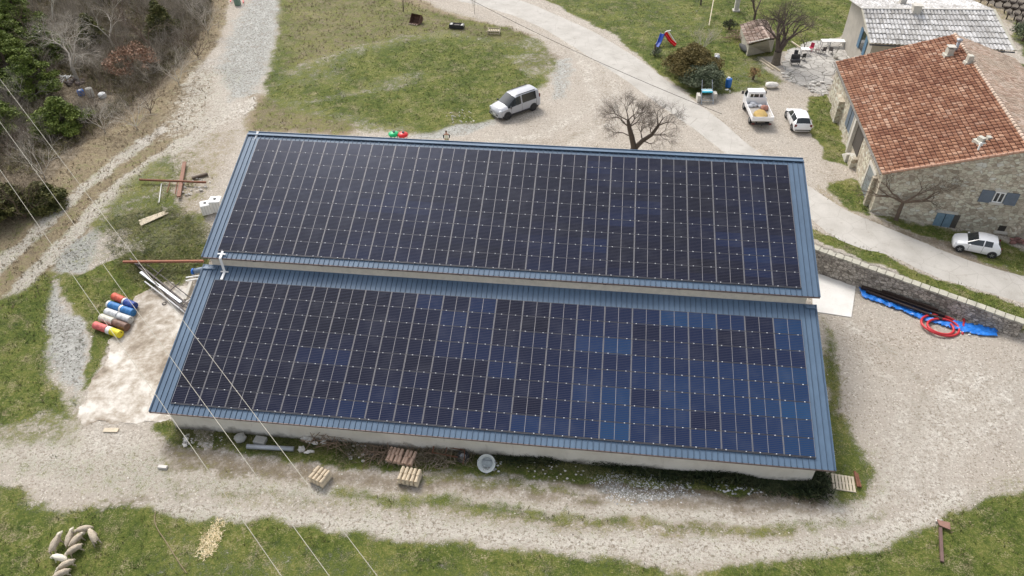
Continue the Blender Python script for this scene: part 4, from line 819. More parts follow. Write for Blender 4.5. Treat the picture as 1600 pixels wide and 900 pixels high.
# --- tall silver people carrier on the gravel
g0 = G(792, 186.5); g1 = G(832, 172); hd = math.atan2(g0.y - g1.y, g0.x - g1.x); wb = (g0 - g1).length
def ex_van(root, body):
    MB().box((2.20, 0, .50), (.08, 1.2, .14)).box((2.19, 0, .70), (.08, 1.3, .07)).build('grille', BLKP, root); MB().box((2.235, 0, .50), (.03, .5, .1)).build('number_plate', M('plate', (.7, .7, .68), .5), root)
    for s_ in (-1, 1):
        MB().blob((2.02, s_ * .70, .86), (.2, .13, .11), 2, 0, smooth=True).build('headlight', LAMP, root); MB().blob((1.12, s_ * 1.02, 1.12), (.1, .11, .09), 2, 0, smooth=True).build('mirror', BLKP, root)
        MB().bar((.30, s_ * .60, 1.865), (-1.75, s_ * .60, 1.875), .04, .035).build('roof_rail', BLKP, root); MB().box((.0, s_ * .92, .36), (3.9, .03, .16)).build('sill_trim', BLKP, root)
        MB().box((-2.17, s_ * .74, 1.15), (.1, .14, .5)).build('tail_light', REDL, root)
    MB().box((2.1, 0, .30), (.24, 1.66, .16)).build('bumper', BLKP, root)
ST3 = [(2.24, .62, .28, .66, .5, .78, ''), (2.12, .84, .24, .80, .68, .92, ''), (1.85, .90, .22, .92, .72, 1.05, ''), (1.30, .92, .22, 1.02, .76, 1.16, 'ws'), (.45, .92, .22, 1.08, .70, 1.76, 's'), (.30, .92, .22, 1.08, .70, 1.80, 's'), (-.10, .92, .22, 1.10, .70, 1.84, ''), (-.22, .92, .22, 1.10, .70, 1.85, 's'), (-1.75, .92, .22, 1.12, .70, 1.85, ''), (-2.05, .90, .24, 1.12, .68, 1.80, 'r'), (-2.20, .88, .26, 1.1, .74, 1.16, ''), (-2.26, .82, .30, .7, .7, .72, '')]
mid = (g0 + g1) / 2; nv = Vector((-math.sin(hd), math.cos(hd), 0)); sidev = nv if (Vector(CP) - mid).dot(nv) < 0 else -nv
car('people_carrier', mid + sidev * .85, hd, SILV, ST3, (1.42, -1.40), 'silver grey tall people carrier standing alone on the gravel', 'van', .92, .34, ex_van, wb / 2.82, BLKP, seams=(1.0, -.16, -1.75))
# --- flatbed truck
g0 = G(1184, 201); tk = empty('flatbed_truck', g0 + Vector((.1, 2.4, 0)), PI / 2 + math.radians(4), 'white drop side flatbed truck loaded with sand and white sacks', 'truck')
mb = MB(); mb.bar((-2.2, .45, .55), (2.2, .45, .55), .1, .18).bar((-2.2, -.45, .55), (2.2, -.45, .55), .1, .18).box((-2.3, 0, .45), (.12, 1.7, .14)).box((-2.42, 0, .42), (.16, .1, .1)); mb.build('chassis', BLKP, tk)
bed = MB().box((-.75, 0, .80), (3.3, 2.0, .08)).build('bed', M('bed_floor', (.40, .37, .33), .8), tk)
for s_ in (-1, 1): MB().box((-.75, s_ * 1.0, 1.03), (3.3, .05, .42)).build('side_board', WHITEP, bed)
MB().box((-2.42, 0, 1.03), (.05, 2.0, .42)).build('tailgate', WHITEP, bed); MB().box((.93, 0, 1.2), (.06, 2.0, .8)).build('headboard', WHITEP, bed)
cb = MB(); cb.prism([(0.98, -.92), (2.35, -.92), (2.35, .92), (.98, .92)], .5, 1.35); 
v = [(1.0, -.92, 1.35), (2.3, -.92, 1.35), (2.3, .92, 1.35), (1.0, .92, 1.35), (1.05, -.80, 2.12), (1.95, -.78, 2.1), (1.95, .78, 2.1), (1.05, .80, 2.12)]
cb.add(v, [(4, 5, 6, 7), (0, 1, 5, 4), (1, 2, 6, 5), (2, 3, 7, 6), (3, 0, 4, 7)]); cab = cb.build('cab', WHITEP, tk, bevel=.05)
for y0, y1 in ((-.62, -.28), (-.2, .26), (.34, .62)): MB().add([(1.005, y0, 1.5), (1.005, y1, 1.5), (1.03, y1 * .97, 1.9), (1.03, y0 * .97, 1.9)], [(0, 3, 2, 1)]).build('rear_window', CGL, cab)
for s_ in (-1, 1):
    MB().add([(1.35, s_ * .915, 1.42), (2.15, s_ * .925, 1.42), (1.88, s_ * .83, 2.0), (1.35, s_ * .83, 2.0)], [(0, 1, 2, 3)]).build('side_window', CGL, cab); MB().box((2.1, s_ * 1.1, 1.55), (.06, .22, .3)).build('mirror', BLKP, cab)
    MB().box((-2.36, s_ * .8, .48), (.05, .25, .12)).build('tail_light', REDL, tk)
    for x in (1.6, -1.3):
        wo = MB().lathe([(.19, -.12), (.32, -.13), (.34, -.09), (.34, .09), (.32, .13), (.19, .12)], n=20, Mx=Matrix.Rotation(PI / 2, 3, 'X')).build('wheel', RUB, tk, (x, s_ * .82, .34)); MB().cyl((0, s_ * .09, 0), (0, s_ * .11, 0), .2, 14).build('rim', RIM, wo)
MB().add([(2.31, -.8, 1.38), (2.31, .8, 1.38), (1.99, .7, 2.03), (1.99, -.7, 2.03)], [(0, 1, 2, 3)]).build('windscreen', CGL, cab)
Rt = Matrix.Rotation(PI / 2 + math.radians(4), 3, 'Z'); tp = tk.location
def bedp(x, y, z): return Rt @ Vector((x, y, z)) + Vector(tp)
tag(MB().blob((0, 0, 0), (1.0, .66, .3), 3, .12, smooth=True).build('sand_heap', M('yellow_sand', (.42, .29, .10), .9, 0, .3, 3, .4), None, bedp(-1.25, -.05, .84), PI / 2), 'heap of yellow ochre sand in the truck bed', 'sand')
for i, (x, y, z) in enumerate(((.45, .6, .95), (.5, .1, .97), (.4, -.35, .95), (.62, .35, 1.1))):
    tag(MB().blob((0, 0, 0), (.3, .24, .17), 2, .2, smooth=True).build('sack', M('sack_white', (.62, .63, .65), .75, 0, .2, 4, .3), None, bedp(x, y, z), i), ['white sack on the truck bed nearest its left side', 'white sack in the middle of the row behind the truck cab', 'white sack at the right of the row behind the truck cab', 'white sack lying on top of the other sacks behind the truck cab'][i], 'sack', 'white sacks on the truck')
tag(MB().blob((0, 0, 0), (.36, .34, .3), 2, .25, smooth=True).build('rubble_bag', M('terracotta_bag', (.45, .22, .17), .8, 0, .3), None, bedp(-.15, -.62, 1.0)), 'terracotta coloured bag in the right corner of the truck bed', 'bag')
# ============================================================ PLANTS
BK = {}
def bark(name, colr): return M(name, colr, .9, 0, .3, 6, .5)
def grow(mb, p, d, L, r, depth, R, spread=.6, kids=(2, 3), shrink=.74, rs=.66, up=.12, nseg=3, droop=0, n=5):
    pts = [p]; q = p.copy(); dd = d.copy(); rr = [r]
    for i in range(nseg):
        dd = (dd + Vector((R.uniform(-1, 1), R.uniform(-1, 1), R.uniform(-.8, .8))) * .16 + Vector((0, 0, up - droop))).normalized(); q = q + dd * (L / nseg); pts.append(q.copy()); rr.append(r + (r * rs - r) * (i + 1) / nseg)
    mb.tube(pts, rr, max(3, n), 0, False)
    if depth <= 0: return
    for i in range(R.randint(*kids)):
        a = R.random() * 6.28; s_ = spread * R.uniform(.6, 1.3); px = dd.orthogonal().normalized(); py = dd.cross(px)
        nd = (dd + (px * math.cos(a) + py * math.sin(a)) * s_).normalized(); st_ = pts[-1] if R.random() < .6 or depth > 4 else pts[-2]
        grow(mb, st_.copy(), nd, L * shrink * R.uniform(.75, 1.2), r * rs * R.uniform(.65, .95), depth - 1, R, spread, kids, shrink, rs, up, 2 if depth < 3 else nseg, droop, n - 1)
def bare_tree(loc, seed, label, H=2, r=.2, depth=5, name='bare_tree', mt=None, spread=.62, trunk=1.2, kids=(2, 3), up=.1, cat='tree', group=None, forks=None, shrink=.76, nozero=False):
    R = random.Random(seed); root = empty(name, loc, 0, label, cat, group); mt = mt or bark('bark_dark', (.075, .058, .045)); tw = M('twig_' + mt.name, tuple(min(1, c * 1.25) for c in MCOL.get(mt.name, (.08, .06, .05))), .9)
    mb = MB(); p = Vector((0, 0, -.1)); top = Vector((R.uniform(-.1, .1), R.uniform(-.1, .1), trunk)); mb.tube([p, p.lerp(top, .15), p.lerp(top, .6), top], [r * 1.5, r * 1.12, r, r * .95], 9, 0, False); mb.build('trunk', mt, root)
    c = MB(); F_ = forks or [(R.random() * 6.28, R.uniform(.4, .9)) for _ in range(R.randint(3, 4))]
    for a, t_ in F_:
        grow(c, top.copy(), Vector((math.cos(a) * t_, math.sin(a) * t_, 1)).normalized(), H * R.uniform(.85, 1.1), r * .72, depth, R, spread, kids, shrink, .66, up)
    c.build('crown', tw, root); return root
MCOL = {'bark_dark': (.075, .058, .045), 'bark_grey': (.42, .38, .325), 'bark_brown': (.13, .095, .07)}
def leafcloud(name, clumps, per, size, mat, parent, seed=1, flat=.5):
    r = np.random.RandomState(seed); V = []
    for (cx, cy, cz, rx, rz) in clumps:
        n = int(per * rx * rx); d = r.normal(size=(n, 3)); d /= np.linalg.norm(d, axis=1)[:, None]; d *= (r.rand(n, 1) ** .45); P = d * np.array([rx, rx, rz]) + np.array([cx, cy, cz])
        a = r.normal(size=(n, 3)); a[:, 2] *= flat; a /= np.linalg.norm(a, axis=1)[:, None]; b = np.cross(a, r.normal(size=(n, 3))); b /= np.linalg.norm(b, axis=1)[:, None]; s_ = size * r.uniform(.5, 1.4, (n, 1))
        V.append(np.stack([P - a * s_, P + b * s_ * .5, P + a * s_, P - b * s_ * .5], 1))
    V = np.concatenate(V).reshape(-1, 3); return tris(name, V, np.arange(len(V)).reshape(-1, 4), mat, parent)
PINE = leafmat('pine_needles', [(0, (.050, .080, .018)), (.4, (.115, .165, .028)), (.75, (.185, .25, .045)), (1, (.29, .33, .08))]); OLIVE = leafmat('olive_green_leaf', [(0, (.035, .055, .025)), (.4, (.085, .115, .060)), (.8, (.17, .20, .12)), (1, (.30, .32, .22))])
BRONZE = leafmat('bronze_leaf', [(0, (.05, .045, .016)), (.4, (.115, .095, .028)), (.8, (.20, .155, .05)), (1, (.30, .23, .09))]); COPPER = leafmat('dead_oak_leaf', [(0, (.10, .05, .028)), (.4, (.25, .135, .08)), (.8, (.42, .25, .165)), (1, (.55, .38, .27))])
SCRUB = leafmat('scrub_twig', [(0, (.055, .043, .024)), (.4, (.15, .120, .075)), (.8, (.27, .22, .145)), (1, (.42, .36, .26))]); IVY = leafmat('ivy_leaf', [(0, (.008, .016, .006)), (.5, (.02, .036, .012)), (.9, (.055, .075, .025)), (1, (.10, .10, .05))])
def leafy(loc, seed, label, clumps, per, size, mat, name='bush', cat='bush', th=1.2, tr=.12, group=None, flat=.5):
    R = random.Random(seed); root = empty(name, loc, 0, label, cat, group); mb = MB(); mb.tube([(0, 0, -.1), (.05, 0, th * .5), (0, .05, th)], [tr * 1.3, tr, tr * .8], 7, 0, False); 
    for cx, cy, cz, rx, rz in clumps[:7]: mb.tube([(0, 0, th * .5), (cx * .5, cy * .5, (th * .5 + cz) / 2), (cx, cy, cz)], [tr * .6, tr * .4, tr * .2], 5, 0, False)
    mb.build('trunk', bark('bark_brown', (.13, .095, .07)), root); leafcloud('crown', clumps, per, size, mat, root, seed, flat); return root
def rc(R, n, rad, z0, z1, s0, s1, sq=.7):
    o = []
    for i in range(n):
        a = R.random() * 6.28; d = rad * math.sqrt(R.random()); z = z0 + (z1 - z0) * (1 - (d / rad) ** 2 * .6) * R.uniform(.55, 1); s_ = R.uniform(s0, s1); o.append((math.cos(a) * d, math.sin(a) * d, z, s_, s_ * sq))
    return o
# walnut-like bare tree behind the barn ridge: two main stems like a V
def vtree(loc):
    R = random.Random(12); root = empty('bare_tree', loc, 0, 'dark bare tree with a forked trunk rising behind the barn ridge on the gravel', 'tree'); mt = bark('bark_dark', MCOL['bark_dark']); mb = MB()
    mb.tube([(0, 0, -.1), (0, 0, .3), (.15, 0, .9)], [.46, .36, .32], 10, 0, False); l1 = [Vector((.1, 0, .7)), Vector((-.25, .1, 1.9)), Vector((-.55, .1, 2.8)), Vector((-.7, .2, 3.4))]; l2 = [Vector((.1, 0, .7)), Vector((.75, .1, 1.5)), Vector((1.5, 0, 2.2)), Vector((2.0, .1, 3.1))]
    mb.tube(l1, [.27, .24, .19, .13], 9, 0, False); mb.tube(l2, [.24, .2, .17, .13], 9, 0, False); mb.build('trunk', mt, root); c = MB()
    for p, dirs in ((l1[3], [(-.2, .2, 1), (.7, .3, .9), (-1, -.3, .5)]), (l1[2], [(.6, .2, 1), (-1, .3, .45), (.8, -.3, .6), (-.7, .8, .3)]), (l2[3], [(.5, .1, 1), (-.5, .4, 1), (1, -.2, .5)]), (l2[2], [(.4, .6, .8), (1, -.6, .2), (-.2, -.7, .8)]), (l2[1], [(-.35, .2, 1.2), (1, -.7, .2), (-.2, .7, .8)]), (l1[1], [(-1, -.4, .4)])):
        for d in dirs: grow(c, p.copy(), Vector(d).normalized(), R.uniform(.68, .90), .062, 7, R, .72, (2, 4), .78, .66, .02, 2)
    c.build('crown', M('twig_dark', (.10, .078, .062), .9), root); return root
vtree(G(988, 243))
bare_tree(G(1212, 100), 4, 'big bare walnut tree with pale lichened branches beside the stone shed', 1.45, .42, 7, mt=bark('bark_grey2', (.14, .118, .09)), trunk=1.5, spread=.75, up=.03, shrink=.8)
bare_tree(G(1174, 52), 9, 'slim bare tree standing behind the stone shed', 1.6, .15, 5, trunk=2.4)
bare_tree(G(1095, 8), 14, 'small dark bare tree in the top meadow left of the stone pillar', .8, .1, 4, trunk=1.2)
bare_tree(G(742, 22), 21, 'pale thin sapling on the verge by the top road', .55, .035, 4, mt=bark('bark_grey', MCOL['bark_grey']), trunk=.9)
bare_tree(G(630, 18), 23, 'bare young tree with a stake above the excavator bucket', .7, .06, 4, trunk=1.2)
bare_tree(G(1255, 78), 26, 'small bare shrub between the walnut tree and the patio table', .6, .06, 4, trunk=.5, name='bare_shrub', cat='shrub')
bare_tree(G(1098, 78), 31, 'round leafless twiggy shrub beside the evergreen bushes', .85, .05, 5, trunk=.15, name='bare_shrub', cat='shrub', kids=(3, 3), forks=[(i, .9) for i in range(7)], spread=.5, mt=bark('bark_grey', MCOL['bark_grey']))
# wall-trained climber at the house corner
cl = bare_tree(G(1399, 343) + Vector((0, -.1, 0)), 35, 'leafless climbing vine trained against the stone gable', 1.25, .13, 6, trunk=1.7, kids=(2, 3), name='climbing_vine', cat='vine', forks=[(-.25, 2.6), (-.15, 1.2), (2.9, 1.2), (2.9, 2.5), (0, 3.2)], up=.0, mt=bark('bark_brown', MCOL['bark_brown']))
cl.scale = (1.15, .35, 1)
cl.rotation_euler[2] = fang
R = random.Random(3)
leafy(G(1080, 122), 2, 'tall bronze green evergreen bush above the roadside', rc(R, 70, 2.5, .6, 3.3, .5, .9), 620, .095, BRONZE, tr=.14)
leafy(G(1052, 110), 3, 'low bronze bush at the left of the evergreen group', rc(R, 20, 1.2, .4, 1.7, .4, .65), 420, .085, BRONZE)
leafy(G(1098, 135), 4, 'grey green oleander bush at the road edge beside the chair', rc(R, 50, 2.1, .4, 2.4, .45, .8), 620, .10, OLIVE)
leafy(G(1075, 118), 5, 'grey green bush in the middle of the evergreen group', rc(R, 16, 1.0, .4, 1.9, .4, .6), 440, .09, OLIVE)
leafy(G(1022, 86), 6, 'small blue green bush below the garden slide', rc(R, 10, .7, .2, .7, .3, .45), 440, .08, OLIVE)
leafy(G(1176, 124), 7, 'rusty orange shrub in front of the truck cab', rc(R, 12, .75, .3, 1.2, .3, .45), 330, .07, leafmat('rusty_leaf', [(0, (.1, .06, .025)), (.5, (.3, .17, .07)), (1, (.5, .34, .17))]), 'shrub', 'shrub')
leafy(G(1139, 46), 8, 'dark ivy covered stump left of the stone shed', rc(R, 12, .8, .3, 1.1, .35, .5), 420, .08, IVY, 'shrub', 'shrub')
leafy(G(1597, 64), 81, 'dark green bush at the right edge beyond the farmhouse', rc(R, 20, 1.3, .4, 2.2, .5, .8), 300, .11, OLIVE)
# ---- woodland upper left
PINE2 = leafmat('dark_needles', [(0, (.03, .042, .014)), (.4, (.075, .085, .022)), (.75, (.14, .14, .04)), (1, (.22, .20, .07))])
def pine(loc, seed, H, rad, label, mat=PINE, per=480):
    R = random.Random(seed); cl = []
    nl = 13
    for j in range(nl):
        z = H * (.22 + .78 * j / nl); rr = rad * (1 - j / nl) ** .75
        for i in range(max(3, int(13 * rr / rad) + 2)):
            a = R.random() * 6.28; d = rr * R.uniform(.35, 1); s_ = R.uniform(.4, .8) * (.6 + .5 * rr / rad); cl.append((math.cos(a) * d, math.sin(a) * d, z + R.uniform(-.3, .3), s_, s_ * .42))
    root = empty('pine_tree', loc, 0, label, 'tree', 'woodland trees beside the track'); mb = MB(); mb.tube([(0, 0, -.2), (0, 0, H * .5), (.1, 0, H * .96)], [.2, .15, .04], 8, 0, False)
    for c_ in cl[::3]: mb.tube([(0, 0, c_[2] - .3), c_[:3]], [.05, .02], 4, 0, False)
    mb.build('trunk', bark('bark_brown', (.13, .095, .07)), root); leafcloud('crown', cl, per, .115, mat, root, seed, .4); return root
for i, (px, py, H, rad, lb) in enumerate(((22, 128, 6.5, 3.6, 'large bright green pine at the left edge'), (60, 150, 5.2, 3.0, 'bright green pine beside the pale bare tree'), (100, 205, 3.4, 2.7, 'low round juniper in front of the junk pile'), (-8, 60, 7, 3.4, 'tall pine in the top left corner'), (-20, 165, 6, 3.2, 'pine half out of frame above the power lines'), (258, 62, 4.6, 1.9, 'olive green conifer among scrub at the top edge'), (10, 335, 3.0, 2.4, 'dark low juniper at the left edge below the pines'), (150, 75, 4, 1.7, 'dark evergreen behind the pale bare tree'), (40, 55, 5.5, 2.8, 'shaded pine behind the left edge pine'), (70, 320, 1.8, 1.6, 'low spreading juniper at the verge under the wires'), (30, 100, 5.8, 3.0, 'pine right behind the large bright green pine'), (85, 95, 4.2, 2.2, 'slim pine left of the pale leafless tree'), (5, 210, 3.6, 2.6, 'bushy young pine at the left edge under the wires'))):
    pine(G(px, py), 50 + i, H, rad, lb, PINE2 if i in (6, 7, 5, 9) else PINE)
BG = bark('bark_grey', MCOL['bark_grey']); BB = bark('bark_brown', MCOL['bark_brown'])
bare_tree(G(122, 128), 61, 'large pale leafless tree among the pines', 1.75, .2, 7, mt=BG, trunk=1.7, group='woodland trees beside the track', kids=(2, 4), spread=.75, up=.02, shrink=.78)
oak = bare_tree(G(212, 118), 62, 'oak keeping its dead copper leaves in the scrub', 1.2, .14, 4, mt=BB, trunk=1.2, group='woodland trees beside the track', name='oak_tree')
leafcloud('foliage', rc(random.Random(5), 44, 2.6, .8, 3.4, .4, .75), 200, .11, COPPER, oak, 5)
lbl = ['twiggy brown thicket shrub on the %s']
WS = [(40, 330, 'grey brown thicket at the left edge below the pines'), (70, 265, 'twiggy thicket under the power lines'), (18, 235, 'reddish bare thicket beside the low juniper'), (165, 195, 'bare shrub at the verge below the white barrel'), (235, 165, 'bare shrub on the bank below the copper oak'), (280, 120, 'dense bare shrub between the copper oak and the track'), (310, 80, 'spiky bare shrub nearest the rubble track'), (325, 40, 'bare shrub at the top of the track edge'), (240, 60, 'grey bare tree behind the copper oak'),
      (180, 50, 'thin bare tree right of the dark evergreen'), (200, 15, 'bare tree at the top edge left of the olive conifer'), (300, 10, 'bare shrub in front of the olive conifer'), (75, 70, 'pale thin bare tree between the pines'), (90, 20, 'bare tree behind the pale leafless tree'), (150, 160, 'tangled dead shrub behind the barrels'), (48, 150, 'bare shrub between the two bright pines'), (-20, 300, 'thicket cut by the left edge'), (215, 190, 'low dead shrub on the grassy bank')]
for i, (px, py, lb) in enumerate(WS):
    tall = i in (8, 9, 10, 12, 13); bare_tree(G(px, py + (30 if tall else 12)), 70 + i, lb, 1.7 if tall else 1.25, .1 if tall else .05, 6 if tall else 5, mt=(BG if i % 2 else BB), trunk=(1.6 if tall else .25), name='bare_tree' if tall else 'bare_shrub', cat='tree' if tall else 'shrub', kids=(2, 3) if tall else (3, 3), forks=None if tall else [(k * 1.05, random.Random(i * 9 + k).uniform(.4, 1.3)) for k in range(6)], spread=.6, group='woodland scrub', up=.03)
DRUMS_ = [G(128, 149), G(143, 151), G(161, 152), G(118, 132), G(105, 127)]
def clearing(X, Y, r=1.9):
    k = np.ones(len(X), bool)
    for g_ in DRUMS_: k &= np.hypot(X - g_.x, Y - g_.y + .9) > r
    return k
def woodcond(X, Y):
    P = polyw([(-120, -70), (345, -70), (335, 30), (300, 85), (255, 130), (200, 175), (140, 215), (80, 260), (40, 330), (10, 370), (-120, 400)]); return (sdist(X, Y, P) > .3 + .6 * RS.rand(len(X))) & clearing(X, Y)
def thicket(name, N, cond, region, mat, hh, ww, label, seedl=2):
    X = RS.uniform(region[0], region[1], N); Y = RS.uniform(region[2], region[3], N); k = cond(X, Y); X, Y = X[k], Y[k]; n = len(X) * 5; X = np.repeat(X, 5) + RS.normal(0, .25, n); Y = np.repeat(Y, 5) + RS.normal(0, .25, n); Z = hz(X, Y)
    H = (.25 + .75 * np.clip(.5 + nz2(X, Y, .7, 71), 0, 1)) * RS.uniform(.4, 1, n) * hh; a = RS.rand(n) * 6.28; b = RS.rand(n) * 6.28; z0 = RS.uniform(0, .6, n) * H; L = RS.uniform(.2, .7, n) * .8
    A = np.stack([X, Y, Z + z0], 1); D = np.stack([np.cos(b) * L, np.sin(b) * L, (H - z0) * RS.uniform(.3, 1, n)], 1); Wv = np.stack([np.cos(a) * ww, np.sin(a) * ww, np.zeros(n)], 1)
    V = np.stack([A - Wv, A + Wv, A + D], 1).reshape(-1, 3); return tag(tris(name, V, np.arange(len(V)).reshape(-1, 3), mat), label, kind='stuff')
thicket('undergrowth', 52000, woodcond, (-70, -15, 24, 82), SCRUB, 1.7, .022, 'tangle of dead twigs and brambles on the woodland floor')
thicket('undergrowth_leaves', 20000, woodcond, (-70, -15, 24, 82), leafmat('olive_scrub', [(0, (.04, .045, .015)), (.5, (.11, .11, .034)), (1, (.23, .195, .075))]), 1.3, .055, 'olive green scrub between the bare bushes')
frontc = inpoly([(780, 712), (830, 716), (905, 708), (950, 722), (1010, 732), (1100, 742), (1190, 752), (1280, 768), (1278, 745), (1180, 738), (1000, 718), (900, 705), (780, 700)], .3)
thicket('ivy_bank', 20000, frontc, (17, 40, -2.2, 1), IVY, .85, .05, 'dark ivy and bramble growing along the foot of the front wall')
thicket('dead_brambles', 1500, inpoly([(545, 690), (600, 683), (700, 690), (740, 702), (740, 722), (640, 722), (545, 712)], .3), (10, 20, -2, 1), SCRUB, .9, .016, 'dead bramble stems against the front wall')
thicket('wall_weeds', 3200, inpoly([(268, 662), (1278, 742), (1284, 768), (1000, 748), (700, 722), (268, 690)], .2), (-1, 40, -2.5, .2), GB, .4, .02, 'green weeds along the foot of the front wall')
thicket('bank_weeds', 5200, inpoly([(170, 345), (260, 325), (330, 360), (325, 420), (240, 450), (200, 430), (180, 400)], .4), (-18, -2, 10, 26), GB, .45, .025, 'rank green weeds on the slope left of the roofs')
def brushwood():
    Rb = random.Random(44); tp = []
    for k in range(7):
        mb = MB()
        for j in range(6): grow(mb, Vector((0, 0, 0)), Vector((Rb.uniform(-.8, .8), Rb.uniform(-.8, .8), 1)).normalized(), Rb.uniform(.7, 1.1), .026, 4, Rb, .6, (2, 3), .8, .7, .06, 2, 0, 3)
        tp.append((np.array(mb.v), np.array([f for f in mb.f if len(f) == 4])))
    P = polyw([(-110, -60), (345, -60), (335, 25), (298, 85), (250, 130), (195, 172), (140, 205), (85, 235), (60, 250), (30, 320), (-110, 380)]); V, F, o = [], [], 0
    X = RS.uniform(-62, -16, 1500); Y = RS.uniform(25, 82, 1500); k = (sdist(X, Y, P) > .6) & clearing(X, Y, 2.6); X, Y = X[k][:420], Y[k][:420]
    for x, y in zip(X, Y):
        v, f = tp[Rb.randrange(7)]; a_ = Rb.random() * 6.28; s_ = Rb.uniform(.6, 1.35); q = np.stack([(v[:, 0] * math.cos(a_) - v[:, 1] * math.sin(a_)) * s_ + x, (v[:, 0] * math.sin(a_) + v[:, 1] * math.cos(a_)) * s_ + y, v[:, 2] * s_ + float(hz(x, y))], 1); V.append(q); F.append(f + o); o += len(v)
    tag(tris('brushwood', np.concatenate(V), np.concatenate(F), leafmat('brushwood_bark', [(0, (.11, .090, .064)), (.5, (.28, .238, .185)), (1, (.50, .45, .38))])), 'dense leafless brushwood filling the copse beside the track', kind='stuff')
brushwood()
vine = empty('vineyard_vine', G(1585, 20), 0, 'gnarled vine stump in the vineyard rows at the top right corner', 'vine', 'vines in rows at the top right'); MB().tube([(0, 0, 0), (.1, 0, .35), (0, .1, .7)], [.09, .07, .05], 5, 0, False).tube([(0, .1, .6), (.4, .1, .95)], .03, 4).tube([(0, .1, .6), (-.4, 0, .95)], .03, 4).blob((0, 0, .75), (.45, .3, .22), 1, .4).build('stump', M('vine_stump', (.05, .038, .03), .9), vine)
first = True
for rrow in range(6):
    for k in range(9):
        px = 1527 + k * 12 + rrow * 3; py = -3 + rrow * 9.5 + k * 1.6
        if px > 1625 or (px < 1560 and py > 12) or (px < 1570 and py > 22) or (px < 1582 and py > 34) or (px < 1590 and py > 42): continue
        p = G(px, py)
        if first: vine.location = p; first = False
        else: dup(vine, p, rnd.random() * 6)
drape('vineyard_soil', [(1500, -20), (1560, 15), (1600, 42), (1700, 60), (1720, -30)], M('tilled_soil', (.17, .145, .115), .95, 0, .3, 1, .5), .03, .8)
# ============================================================ PROPS
RUST = M('rusty_steel', (.20, .085, .05), .85, .2, .45, 5, .3); DSTEEL = M('dark_steel', (.05, .042, .04), .6, .4, .4); WOOD = M('weathered_wood', (.42, .36, .27), .85, 0, .3, 4, .3); PALEW = M('pale_timber', (.58, .50, .37), .8, 0, .25, 4, .3)
def place(b, name, mat, px, py, rz, label, cat, dz=0, group=None, bevel=0):
    return tag(b.build(name, mat, None, GV(px, py, dz), rz, bevel), label, cat, group)
# ---- the ten show-jumping drums laid in five rows of two
DC = {k: M('drum_' + k, v, .55, .1, .4, 2.5, .2) for k, v in dict(red=(.55, .095, .05), dblue=(.02, .06, .27), blue=(.03, .17, .42), white=(.72, .71, .68), grey=(.55, .56, .56), cream=(.56, .53, .45), brown=(.16, .085, .06), yellow=(.75, .62, .03), rose=(.60, .13, .12)).items()}
rows = [((178, 463), (211, 478), [('red', [(0, 1)]), ('dblue', [(.0, 1)])], ['red', 'dblue'], (1, .12)), ((169, 474), (208, 487), None, ['blue', 'blue'], (.2, .12)), ((165, 484), (203, 497), None, ['grey', 'grey'], (0, 0)), ((156, 492), (197, 507), None, ['cream', 'brown'], (0, 0)), ((146, 503), (186, 517), None, ['rose', 'yellow'], (0, .25))]
dn = [('orange red drum topmost in the set of lying drums', 'dark blue drum at the far right of the lying drums'), ('blue drum with a white band at its left end', 'blue drum second from the top at the right side'), ('pale grey drum in the middle row, left one', 'pale grey drum in the middle row, right one'), ('cream drum between the grey and the rose drum', 'brown rusty drum between the grey and the yellow drum'), ('rose red drum at the lower left of the set', 'bright yellow drum with a white end at the lower right of the set')]
for k, (a, b, _, cs, wh) in enumerate(rows):
    A, B = onz(a[0], a[1], .75), onz(b[0], b[1], .75); A = Vector(A); B = Vector(B); A.z = float(hz(A.x, A.y)) + .29; B.z = float(hz(B.x, B.y)) + .29; d = (B - A); L = d.length / 2; d.normalize()
    for j in (0, 1):
        s_ = A + d * L * (j + .5); root = empty('drum', s_ - Vector((0, 0, .29)), math.atan2(d.y, d.x), dn[k][j], 'drum', 'ten drums lying in five pairs'); h = L * .49; rr = .29
        mx = Matrix.Rotation(PI / 2, 3, 'Y'); mb = MB(); prof = [(0, -h), (rr * .95, -h), (rr, -h + .015), (rr * .97, -h + .05), (rr * .97, -h / 3 - .02), (rr, -h / 3), (rr * .97, -h / 3 + .02), (rr * .97, h / 3 - .02), (rr, h / 3), (rr * .97, h / 3 + .02), (rr * .97, h - .05), (rr, h - .015), (rr * .95, h), (0, h)]
        mb.lathe(prof, (0, 0, rr), 22, 0, mx); mb.build('shell', DC[cs[j]], root)
        wband = {(0, 1): (-h, -h * .72), (1, 0): (-h, -h * .72), (1, 1): (-h, -h * .72), (4, 1): (-h, -h * .42)}.get((k, j))
        if wband: MB().lathe([(rr + .004, wband[0] - .002), (rr + .004, wband[1])], (0, 0, rr), 22, 0, mx).build('painted_band', DC['white'], root)
        MB().cyl((h + .002, .1, rr + .1), (h + .012, .1, rr + .1), .035, 8).build('bung', DSTEEL, root)
